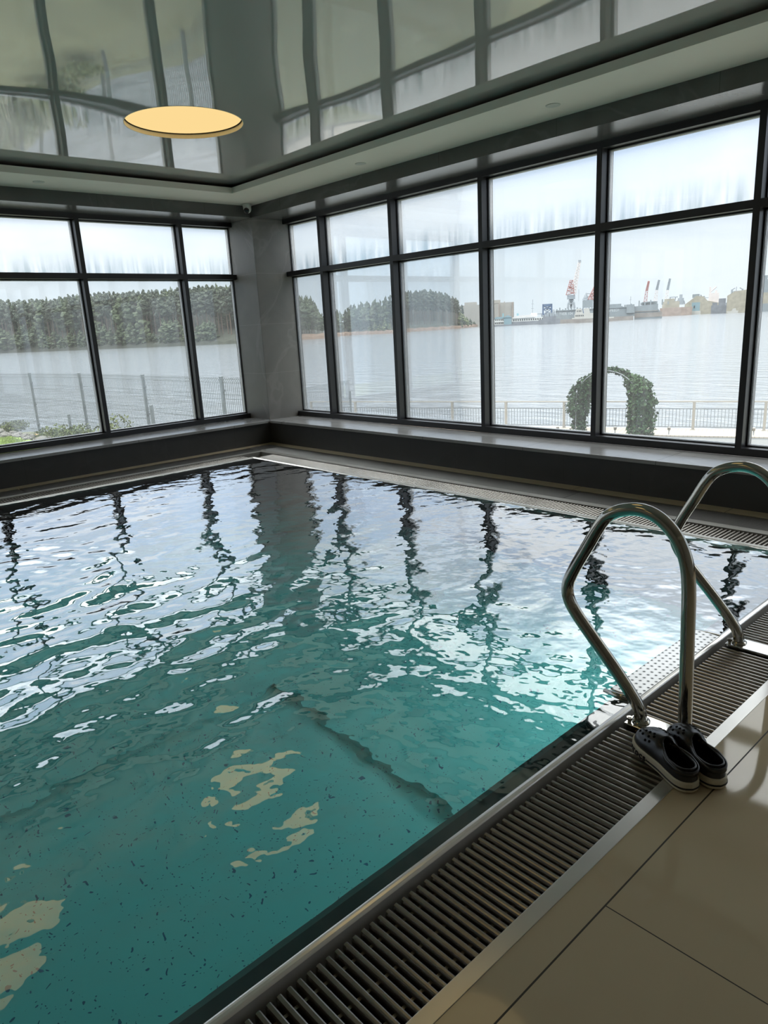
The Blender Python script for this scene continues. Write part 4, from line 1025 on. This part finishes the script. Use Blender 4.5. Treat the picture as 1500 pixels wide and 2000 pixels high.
def lattice(mb, p0, p1, w0, w1, r, n):
    p0, p1 = np.array(p0, float), np.array(p1, float); ax = (p1 - p0); L = np.linalg.norm(ax); ax /= L
    s = np.cross(ax, (0, 1, 0)); s /= np.linalg.norm(s); f = np.array([0, 1.0, 0])
    P = lambda t, i, j: p0 + (p1 - p0) * t + (s * i + f * j) * (w0 + (w1 - w0) * t) / 2
    for i in (-1, 1):
        for j in (-1, 1): mb.tube([P(0, i, j), P(1, i, j)], r, 4)
    for k in range(n):
        a, c = k / n, (k + 1) / n
        for j in (-1, 1): mb.tube([P(a, -1 if k % 2 else 1, j), P(c, 1 if k % 2 else -1, j)], r * .7, 4)
        for i in (-1, 1): mb.tube([P(a, i, -1 if k % 2 else 1), P(c, i, 1 if k % 2 else -1)], r * .7, 4)
        mb.tube([P(c, -1, -1), P(c, 1, -1)], r * .7, 4)

# concrete building
y = Yard(965, 637.5, 'concrete_building', 'pale concrete windowless building behind the headland trees', 'building', back=60)
x0, x1, xm = y.X(898), y.X(1004), y.X(975)
b = MB(); b.box(x0, xm, 0, 60, 0, y.Zp(940, 596)); b.box(xm, x1, 2, 60, 0, y.Zp(985, 592)); y.part('block', b, M['concrete'])
b = MB(); b.box(y.X(907), y.X(931), 10, 40, y.Zp(940, 597), y.Zp(920, 591)); y.part('roof_house', b, M['concrete'])
b = MB(); b.box(y.X(964), y.X(978), 10, 40, y.Zp(960, 594), y.Zp(970, 587)); b.box(y.X(985), y.X(987), 8, 12, y.Zp(985, 593), y.Zp(985, 590)); y.part('roof_house', b, M['concrete'])
b = MB()
for u in (975, 1001): b.box(y.X(u) - .3, y.X(u) + .3, -.2, .2 if u == 975 else 2.2, 0, y.Zp(985, 592)); 
y.part('pipe', b, M['rust'])
# pavilion on the water
y = Yard(983, 637, 'lakeside_pavilion', 'blue and white two storey pavilion below the concrete building', 'pavilion', back=6)
W = y.X(1000) - y.X(965); x0 = y.X(965)
b = MB(); b.box(x0, x0 + W, -4, 10, 0, 1.2); y.part('base', b, M['barge'])
b = MB(); b.box(x0 + .4, x0 + W * .55, 0, 8, 1.2, 6.6); y.part('wall', b, M['pav_white'])
b = MB(); b.box(x0 + W * .55, x0 + W - .4, -1, 8, 1.2, 7.4); y.part('wall', b, M['pav_blue'])
b = MB(); b.prism([(x0 + W * .5, 7.3), (x0 + W * .77, 9.6), (x0 + W + .2, 7.3)], lambda p, q: (p, -1.5, q), lambda p, q: (p, 8.5, q)); b.prism([(x0, 6.5), (x0 + W * .1, 8.2), (x0 + W * .5, 8.2), (x0 + W * .58, 6.5)], lambda p, q: (p, -.6, q), lambda p, q: (p, 8.6, q)); y.part('roof', b, M['pav_blue'])
b = MB(); b.box(x0 + W * .47, x0 + W * .55, 2, 4, 8, 11.2); y.part('turret', b, M['teal'])
b = MB(); b.box(x0 + .2, x0 + W * .56, -1.4, 0, 3.7, 4.0); 
for k in range(7): b.box(x0 + .3 + k * W * .085, x0 + .5 + k * W * .085, -1.4, -1.2, 1.2, 6.4)
y.part('balcony', b, M['pav_white'])
b = MB()
for k in range(5):
    for z in (2.0, 4.8): b.box(x0 + 1 + k * W * .10, x0 + 2.1 + k * W * .10, -.06, .02, z, z + 1.3)
y.part('window_row', b, M['window_dark'])
# long boathouse
y = Yard(1030, 634.5, 'boathouse', 'long low boathouse with a white roof beside the blue pavilion', 'boathouse', back=4)
x0, x1 = y.X(999), y.X(1062)
b = MB(); b.box(x0 - 1, x1 + 4, -5, 12, 0, 1.4); b.box(x0, x1 + 4, 0, 10, 1.4, 3.2); y.part('hull', b, M['barge'])
b = MB(); b.box(x0 + .5, x1, .5, 10, 3.2, 6.2); y.part('wall', b, M['pav_white'])
b = MB(); b.prism([(x0 - .3, 6.2), (x0 + 4, 8.4), (x0 + (x1 - x0) * .62, 8.8), (x0 + (x1 - x0) * .72, 6.4)], lambda p, q: (p, -.3, q), lambda p, q: (p, 10.6, q)); y.part('roof', b, M['roof_white'])
b = MB(); b.box(x0 + (x1 - x0) * .6, x0 + (x1 - x0) * .8, 4, 9, 7, 10.2); y.part('roof_cabin', b, M['pav_white'])
b = MB(); b.tube([(y.X(1040), 6, 8), (y.X(1040.5), 6, 22)], .25, 5); 
for z in (14, 18): b.box(y.X(1040) - 1.2, y.X(1040) + 1.2, 5.9, 6.1, z, z + .25)
y.part('mast', b, M['crane_grey'])
b = MB(); b.box(y.X(1009), y.X(1013), 3, 6, 8.2, 10.5); y.part('chimney', b, M['teal'])
b = MB()
for k in range(14): b.box(x0 + 1.5 + k * (x1 - x0) * .068, x0 + 2.6 + k * (x1 - x0) * .068, .4, .52, 3.8, 5.4)
y.part('window_row', b, M['window_dark'])
# blue gantry
y = Yard(1069, 632.5, 'blue_gantry', 'blue steel gantry frame left of the grey floating dock', 'gantry', back=8)
x0, x1 = y.X(1060.5), y.X(1077); h = y.Zp(1069, 594)
b = MB()
for x in (x0, x1):
    for d in (0, 8): b.box(x - .7, x + .7, d - .7, d + .7, 0, h)
b.box(x0, x1, -.7, 8.7, h - 2.2, h); y.part('frame', b, M['blue_steel'])
b = MB()
for z0, z1 in ((3, 8), (8, 13), (13, h - 2)):
    b.tube([(x0, 0, z0), (x1, 0, z1)], .4, 5); b.tube([(x1, 0, z0), (x0, 0, z1)], .4, 5); b.tube([(x0, 0, z1), (x1, 0, z1)], .4, 5)
y.part('brace', b, M['blue_steel'])
b = MB(); b.box(x0 - 7, x0, 2, 3, h - 8.6, h - 8); y.part('arm', b, M['crane_grey'])
b = MB(); b.box(x0 + 2, x1 - 2, 2, 7, 5, 10); b.box(x0 + 3, x1 - 3, 2, 6, 12, 14.5); y.part('machinery', b, M['barge'])
# dark pontoon in front of the gantry
y = Yard(1085, 632, 'dark_pontoon', 'low dark pontoon with scrap machinery in front of the blue gantry', 'pontoon', back=-28)
b = MB(); b.box(y.X(1052), y.X(1094), -3, 9, 0, 4.2); b.box(y.X(1060), y.X(1086), 0, 8, 4.2, 6.4); y.part('hull', b, M['barge'])
b = MB(); rs = random.Random(4)
for k in range(16):
    u = 1060 + k * 1.7; xx = y.X(u); z = 6.2; hh = rs.uniform(1.5, 6); b.tube([(xx, 3, z), (xx + rs.uniform(-2, 2), 3 + rs.uniform(-1, 1), z + hh)], .22, 4)
    if k % 3 == 0: b.box(xx - 1.4, xx + 1.4, 2, 5, z, z + hh * .6)
y.part('machinery', b, M['crane_grey'])
# floating dock
y = Yard(1160, 628.5, 'floating_dock', 'long grey floating dock with white lettering under the tall crane', 'floating dock', back=2)
x0, x1 = y.X(1084), y.X(1238); hd = y.Zp(1160, 603)
b = MB(); b.box(x0, x1, 0, 14, 3.0, hd); y.part('side_wall', b, M['dock'])
b = MB(); b.box(x0 - 2, x1 - 1, -3, 18, 0, 3.2); y.part('pontoon', b, M['dock_rust'])
b = MB(); b.box(x0, x1, -.6, 14.6, hd - .5, hd + .3); b.box(y.X(1187), y.X(1212), 1, 10, hd, hd + 2.8); b.box(y.X(1222), y.X(1237), -1.5, 10, hd - 5, hd + 1.8)
for k in range(26):
    uu = 1086 + k * 5.8; b.box(y.X(uu) - .5, y.X(uu) + .5, 2, 4, hd, hd + (1.2, 2.4, .9, 1.8)[k % 4])
y.part('deck_gear', b, M['dock'])
for u in (1190, 1230): b = MB(); b.tube([(y.X(u), 5, hd), (y.X(u), 5, hd + 8.5)], .18, 5); b.box(y.X(u) - 1, y.X(u) + 1, 4.9, 5.1, hd + 5.5, hd + 5.7); b.box(y.X(u) - .6, y.X(u) + .6, 4.9, 5.1, hd + 7, hd + 7.2); y.part('mast', b, M['crane_grey'])
def sign(y, txt, u, v, hpx, wpx, d):
    cu = bpy.data.curves.new('lettering', 'FONT'); cu.body = txt; cu.size = 1; cu.extrude = .03
    tmp = bpy.data.objects.new('lettering', cu); COL.objects.link(tmp); me = bpy.data.meshes.new_from_object(tmp.evaluated_get(bpy.context.evaluated_depsgraph_get())); bpy.data.objects.remove(tmp)
    xs = [q.co.x for q in me.vertices]; ys = [q.co.y for q in me.vertices]; kx = wpx * y.mx / (max(xs) - min(xs)); ky = hpx * y.mz / (max(ys) - min(ys))
    X0 = y.X(u); Z0 = y.Zp(u, v)
    for q in me.vertices: q.co = Vector((X0 + (q.co.x - min(xs)) * kx, d - q.co.z, Z0 + (q.co.y - min(ys)) * ky))
    me.materials.clear(); me.materials.append(M['lettering']); me.name = 'lettering'; o = bpy.data.objects.new('lettering', me); COL.objects.link(o); o.parent = y.t
sign(y, 'TVER 104', 1091, 616, 5.2, 27, -0.02); sign(y, 'SPEED!', 1187, 609, 5.0, 21, -0.02)
# hull with the raised deck right of the dock
y = Yard(1262, 623, 'grey_hulk', 'grey hull of a dock section right of the long floating dock', 'hulk', back=-4)
x0, x1 = y.X(1238.5), y.X(1284); hd = y.Zp(1262, 594.5)
b = MB(); b.prism([(x0, 0), (x1 + 3.5, 0), (x1 + 3.5, 4), (x1, 8), (x1, hd), (x0, hd - 1.2)], lambda p, q: (p, -2, q), lambda p, q: (p, 12, q)); y.part('hull', b, M['dock'])
b = MB(); b.box(x0, x1 + 3.6, -2.15, -2, 1.5, 5.2); b.box(x0, x1 + .3, -2.6, -1.9, hd * .52, hd * .56); y.part('rubbing_strip', b, M['dock_rust'])
b = MB(); b.box(x0 + 6, x0 + 18, 2, 12, hd - 1, hd + 2.2); b.box(x1 - 14, x1 - 3, 2, 12, hd - .4, hd + 1.6)
for k in range(6): b.box(x0 + 3 + k * 4.6, x0 + 4 + k * 4.6, 0, 2, hd - 1, hd + (3.4, 1.6)[k % 2])
y.part('deck_gear', b, M['dock'])
# tall portal crane
def portal_crane(y, ucx, v_base, v_house0, v_house1, v_top, u_tip, v_tip, back):
    cx = y.X(ucx); zb, z0, z1, zt = (y.Zp(ucx, v) for v in (v_base, v_house0, v_house1, v_top)); w = 13 * y.mx / 2
    b = MB()
    for i in (-1, 1):
        for j in (-1, 1): b.tube([(cx + i * w, back + j * w, zb), (cx + i * w * .85, back + j * w * .85, zb + (z0 - zb) * .6), (cx + i * w * .3, back + j * w * .3, z0)], [.9, .8, .8], 6)
    b.box(cx - w, cx + w, back - w, back + w, zb + (z0 - zb) * .45, zb + (z0 - zb) * .55); b.tube([(cx, back, zb), (cx, back, z0)], 1.0, 8); y.part('portal', b, M['crane_grey'])
    b = MB(); b.box(cx - w * 1.25, cx + w * 1.15, back - w, back + w, z0, z1); b.box(cx - w * .5, cx + w * .5, back - w * .5, back + w * .5, z0 - 2, z0); y.part('machine_house', b, M['crane_grey'])
    b = MB(); lattice(b, (cx - 1, back, z1), (cx, back, zt), 7, 2.5, .28, 7); b.tube([(cx - w * .7, back, z1 + (zt - z1) * .48), (cx + 1, back, zt)], .3, 5); b.box(cx - w * .75, cx + w * .4, back - 2, back + 2, z1 + (zt - z1) * .46, z1 + (zt - z1) * .56); y.part('tower', b, M['crane_red'])
    tip = (y.X(u_tip), back, y.Zp(u_tip, v_tip)); b = MB(); lattice(b, (cx + w * .55, back, z1 + 1), tip, 4.6, 1.6, .26, 22); y.part('jib', b, M['crane_white'])
    b = MB(); b.box(tip[0] - 1.2, tip[0] + 1.2, back - 1, back + 1, tip[2] - 1.5, tip[2] + .8); y.part('sheave', b, M['crane_grey'])
    return tip
y = Yard(1115, 630.5, 'harbour_crane', 'tall harbour crane with a raised red and white lattice jib on the floating dock', 'crane', back=18)
tip = portal_crane(y, 1115, 603, 585, 577, 549, 1130, 513, 0)
b = MB(); b.tube([(y.X(1129.3), 0, y.Zp(1129, 566)), (y.X(1129.3), 0, y.Zp(1129, 589))], .12, 4); y.part('hook_cable', b, M['crane_grey'])
y = Yard(1147, 629, 'dock_crane', 'grey crane with a lowered red jib half hidden by the window mullion', 'crane', back=14)
b = MB(); b.box(y.X(1137), y.X(1157), -5, 8, y.Zp(1147, 601), y.Zp(1147, 587)); y.part('machine_house', b, M['dock'])
b = MB(); b.tube([(y.X(1142), 0, y.Zp(1142, 587)), (y.X(1144), 0, y.Zp(1144, 573))], [2.6, .6], 6); b.box(y.X(1139), y.X(1149), -2, 2, y.Zp(1144, 587), y.Zp(1144, 582)); b.tube([(y.X(1144), 0, y.Zp(1144, 574)), (y.X(1157), 0, y.Zp(1157, 575))], .35, 5); b.tube([(y.X(1146), 0, y.Zp(1146, 581)), (y.X(1157), 0, y.Zp(1157, 575))], .4, 5); y.part('tower', b, M['crane_grey'])
b = MB(); lattice(b, (y.X(1153), 0, y.Zp(1153, 587)), (y.X(1164), 0, y.Zp(1164, 556)), 5, 2, .4, 10); y.part('jib', b, M['crane_red'])
# harbour tug
y = Yard(1142, 629.8, 'white_tug', 'white passenger launch moored in front of the floating dock', 'boat', back=-12)
x0, x1 = y.X(1117), y.X(1203)
b = MB(); b.prism([(x0 + 3, 0), (x1 - 3, 0), (x1, 2.0), (x0 + 1.5, 2.6), (x0, 3.2)], lambda p, q: (p, -4, q), lambda p, q: (p, 4, q)); y.part('hull', b, M['dock_rust'])
b = MB(); b.box(x0, y.X(1160), -4.2, 4.2, 3.1, 4.1); b.box(y.X(1165), y.X(1198), -3.5, 3.5, 2.4, 3.4); y.part('deck', b, M['tug_white'])
b = MB(); b.box(y.X(1122), y.X(1158), -3.2, 3.2, 4.1, 7.2); y.part('cabin', b, M['tug_white'])
b = MB(); b.prism([(y.X(1123), 7.2), (y.X(1152), 7.2), (y.X(1150), 11.0), (y.X(1126), 11.0), (y.X(1124), 10)], lambda p, q: (p, -2.8, q), lambda p, q: (p, 2.8, q)); y.part('wheelhouse', b, M['tug_white'])
b = MB()
for u in (1126.5, 1130, 1133): b.box(y.X(u), y.X(u + 1.6), -2.86, -2.75, 8.6, 9.8)
for k in range(5): b.box(y.X(1124 + k * 3.4), y.X(1126 + k * 3.4), -3.26, -3.15, 5.0, 6.2)
y.part('window_row', b, M['window_dark'])
b = MB(); b.prism([(y.X(1137), 11.0), (y.X(1138.4), 11.0), (y.X(1141), 5), (y.X(1139.6), 5)], lambda p, q: (p, -2.95, q), lambda p, q: (p, -2.7, q)); y.part('stripe', b, M['blue_steel'])
# three slender jibs
GJ = 'slender crane jibs above the far docks'
for ub, vb, ut, vt, mt, lab in ((1257, 592, 1264.3, 551.5, 'crane_red', 'slender red and white crane jib, leftmost of the three above the grey hulk'), (1276, 592, 1284, 549, 'crane_white', 'slender pale crane jib, middle of the three above the grey hulk'), (1297, 595, 1305, 546.5, 'crane_white', 'slender pale crane jib, rightmost of the three above the grey hulk')):
    y = Yard(ub, {1257: 618.5, 1276: 617.5, 1297: 616.5}[ub], 'jib_crane', lab, 'crane', GJ, back=160)
    zt = y.Zp(ut, vt); zb = y.Zp(ub, vb); k = .55; m_ = np.array([y.X(ub + (ut - ub) * k), 0, zb + (zt - zb) * k])
    b = MB(); lattice(b, (y.X(ub), 0, 0), m_, 6.2, 3.0, .30, 14); y.part('tower', b, M[mt])
    b = MB(); lattice(b, m_, (y.X(ut), 0, zt), 2.8, 2.2, .5, 14); y.part('jib', b, M['crane_red'] if mt == 'crane_red' else M['crane_grey'])
    b = MB(); b.box(y.X(ut) - 1, y.X(ut) + 1, -1, 1, zt - 3, zt); y.part('sheave', b, M['crane_grey'])
# rusty barges and hulks to the right
def davit(b, x, d, z, h, s): b.tube([(x, d, z), (x + s * .6, d, z + h * .6), (x + s * 1.2, d, z + h * .8), (x + s * h * .5, d, z + h)], [.7, .6, .55, .45], 6)
y = Yard(1320, 616.5, 'rusty_barge', 'rusty barge with grey davits right of the grey hulk', 'barge')
b = MB(); b.prism([(y.X(1288), 0), (y.X(1350), 0), (y.X(1352), 9), (y.X(1288), 9)], lambda p, q: (p, 0, q), lambda p, q: (p, 14, q)); y.part('hull', b, M['rust'])
b = MB(); b.box(y.X(1292), y.X(1326), 2, 10, 9, 16); b.box(y.X(1296), y.X(1316), 2, 10, 16, 19); y.part('superstructure', b, M['yellow'])
b = MB(); h = y.Zp(1330, 585) - 12
for u, s in ((1320, -1), (1336, 1)): davit(b, y.X(u), 5, 12, h, -s)
b.box(y.X(1322), y.X(1334), 3, 8, 12, 19); b.box(y.X(1306), y.X(1322), 3, 4, 20, 21); b.tube([(y.X(1308), 4, 12), (y.X(1307), 4, 21)], .5, 5); b.tube([(y.X(1316), 4, 12), (y.X(1318), 4, 21)], .5, 5); b.box(y.X(1325), y.X(1331), 3, 6, 19, 23); y.part('davit', b, M['crane_grey'])
y = Yard(1356, 614.5, 'teal_deckhouse', 'small pale blue deckhouse on a barge among the rusty ships', 'deckhouse')
b = MB(); b.box(y.X(1350), y.X(1366), 0, 8, 3, 13.5); y.part('wall', b, M['pav_blue']); b = MB(); b.box(y.X(1342), y.X(1368), -1, 9, 0, 4); y.part('hull', b, M['tug_white'])
b = MB(); b.box(y.X(1345), y.X(1348), -1.1, -.9, 5, 7.5); b.box(y.X(1354), y.X(1356.5), -.1, .1, 7, 10); y.part('window_row', b, M['window_dark'])
y = Yard(1378, 613.5, 'yellow_hulk', 'yellowish derelict ship with a sloping boom behind the pale blue deckhouse', 'hulk', back=30)
b = MB(); b.prism([(y.X(1335), 0), (y.X(1402), 0), (y.X(1402), 12), (y.X(1380), 15), (y.X(1372), 20), (y.X(1358), 21), (y.X(1346), 16), (y.X(1336), 12)], lambda p, q: (p, 0, q), lambda p, q: (p, 16, q)); y.part('hull', b, M['yellow'])
b = MB(); b.box(y.X(1350), y.X(1364), 2, 8, 19, 23); b.tube([(y.X(1366), 4, 22), (y.X(1376), 4, 14)], .7, 6); y.part('superstructure', b, M['dock'])
b = MB(); b.box(y.X(1382), y.X(1402), 3, 10, 12, 23); b.tube([(y.X(1386), 4, 14), (y.X(1384), 4, 30)], 1.0, 6); b.tube([(y.X(1384), 4, 24), (y.X(1396), 4, 30)], .8, 6); b.box(y.X(1394), y.X(1398), 4, 7, 23, 26); y.part('derrick', b, M['crane_white'])
y = Yard(1373, 613.5, 'pylon', 'faint lattice pylon on the skyline behind the derelict ships', 'pylon', back=150)
b = MB(); lattice(b, (0, 0, 0), (0, 0, y.Zp(1373, 580)), 8, 1.2, .35, 12); b.box(-6, 6, -.4, .4, y.Zp(1373, 584), y.Zp(1373, 583)); y.part('tower', b, M['dock'])
y = Yard(1400, 612.5, 'dark_barge', 'dark low hull between the yellowish ship and the ship with deck frames', 'barge')
b = MB(); b.box(y.X(1388), y.X(1424), 0, 10, 0, 9); b.box(y.X(1402), y.X(1416), 1, 8, 9, 16); b.box(y.X(1390), y.X(1400), 1, 8, 9, 12); y.part('hull', b, M['barge'])
y = Yard(1438, 611, 'framed_ship', 'yellow grey ship carrying dark deck frames and a thin mast, beside the last mullion', 'ship')
b = MB(); b.prism([(y.X(1418), 0), (y.X(1470), 0), (y.X(1470), 24), (y.X(1432), 22), (y.X(1418), 18)], lambda p, q: (p, 0, q), lambda p, q: (p, 18, q)); y.part('hull', b, M['yellow'])
zd = y.Zp(1438, 590); b = MB()
b.box(y.X(1416), y.X(1460), 1, 12, zd - 3, zd)
for u in (1425, 1428.5, 1432, 1442, 1447): b.box(y.X(u) - .6, y.X(u) + .6, 3, 4.5, zd, zd + 6)
b.box(y.X(1424), y.X(1433), 3, 4.5, zd + 5, zd + 6); b.box(y.X(1429), y.X(1442), 3, 8, zd + 9, zd + 11.5); b.box(y.X(1434), y.X(1442), 3, 8, zd, zd + 9); y.part('deck_frame', b, M['crane_grey'])
b = MB()
for u, s in ((1427, 1), (1446.5, -1)): b.tube([(y.X(u), 4, zd), (y.X(u - s * .6), 4, zd + 13), (y.X(u + s * 5), 4, zd + 14.6)], [1.1, .9, .6], 6)
y.part('davit', b, M['crane_grey'])
b = MB(); b.tube([(y.X(1434.5), 6, zd), (y.X(1435), 6, y.Zp(1435, 560))], .35, 5); b.box(y.X(1432), y.X(1437), 5.9, 6.1, y.Zp(1435, 569), y.Zp(1435, 568.5)); y.part('mast', b, M['crane_grey'])
y = Yard(1432, 611.4, 'white_motorboat', 'small white motorboat before the yellow grey ship', 'boat', back=-20)
b = MB(); b.prism([(y.X(1418), 2), (y.X(1442), 2.4), (y.X(1441), 0), (y.X(1422), 0)], lambda p, q: (p, -2, q), lambda p, q: (p, 2, q)); y.part('hull', b, M['tug_white'])
b = MB(); b.prism([(y.X(1428), 2.3), (y.X(1438), 2.3), (y.X(1436), 5), (y.X(1431), 4.6)], lambda p, q: (p, -1.5, q), lambda p, q: (p, 1.5, q)); y.part('cabin', b, M['tug_white'])
y = Yard(1493, 608.5, 'grey_ship', 'grey and white ship behind the last mullion at the right edge', 'ship', back=10)
b = MB(); b.box(y.X(1478), y.X(1530), 0, 14, 0, 8); y.part('hull', b, M['dock'])
b = MB(); b.box(y.X(1482), y.X(1530), 2, 12, 8, 19); y.part('superstructure', b, M['yellow']); b = MB(); b.box(y.X(1484), y.X(1530), 2, 12, 19, 32); b.box(y.X(1488), y.X(1494), 4, 8, 32, 36); y.part('deckhouse', b, M['dock'])

# ================================================================== LIGHT
w = bpy.data.worlds.new('overcast_sky'); sc.world = w; w.use_nodes = True; nt = w.node_tree; nt.nodes.clear(); h = N(nt)
out = nt.nodes.new('ShaderNodeOutputWorld'); bg = h.n('ShaderNodeBackground')
tc = h.n('ShaderNodeTexCoord'); sep = h.n('ShaderNodeSeparateXYZ'); h.l(tc.outputs['Generated'], sep.inputs[0])
z = h.math('MAXIMUM', sep.outputs[2], 0.0)
mp = h.n('ShaderNodeMapping'); mp.inputs['Scale'].default_value = (1, 1, 3.2); h.l(tc.outputs['Generated'], mp.inputs[0])
nz = h.n('ShaderNodeTexNoise'); nz.inputs['Scale'].default_value = 2.6; nz.inputs['Detail'].default_value = 5; nz.inputs['Roughness'].default_value = .5; nz.inputs['Distortion'].default_value = .4; h.l(mp.outputs[0], nz.inputs['Vector'])
cl = h.math('MULTIPLY', h.math('SUBTRACT', nz.outputs['Fac'], 0.44), 5.0, clamp=True)
low = h.mix(cl, (0.66, 0.72, 0.76), (0.80, 0.835, 0.86))
high = h.mix(cl, (0.60, 0.73, 0.93), (0.97, 0.97, 0.99))
tz = h.math('MULTIPLY', h.math('SUBTRACT', z, 0.07), 7.0, clamp=True)
col = h.mix(tz, low, high); col = h.mix(h.math('MULTIPLY', h.math('SUBTRACT', z, 0.34), 8.0, clamp=True), col, (1.0, 0.965, 0.91)); h.l(col, bg.inputs[0])
SKY = 1.3
# an overcast sky grows brighter towards the zenith
st = h.math('ADD', 1.0, h.math('MULTIPLY', h.math('MULTIPLY', h.math('SUBTRACT', z, 0.36), 3.6, clamp=True), 5.2)); h.l(h.math('MULTIPLY', st, SKY), bg.inputs[1])
h.l(bg.outputs[0], out.inputs[0])
w.cycles.sampling_method = 'MANUAL'; w.cycles.sample_map_resolution = 512

sc.view_settings.view_transform = 'Standard'; sc.view_settings.look = 'None'; sc.view_settings.gamma = 1.0; sc.view_settings.use_curve_mapping = False
sc.view_settings.exposure = 0.0
cy = sc.cycles; cy.max_bounces = 12; cy.diffuse_bounces = 5; cy.glossy_bounces = 6; cy.transmission_bounces = 8; cy.transparent_max_bounces = 16
cy.sample_clamp_indirect = 4.0; cy.blur_glossy = 0.3; cy.use_denoising = True
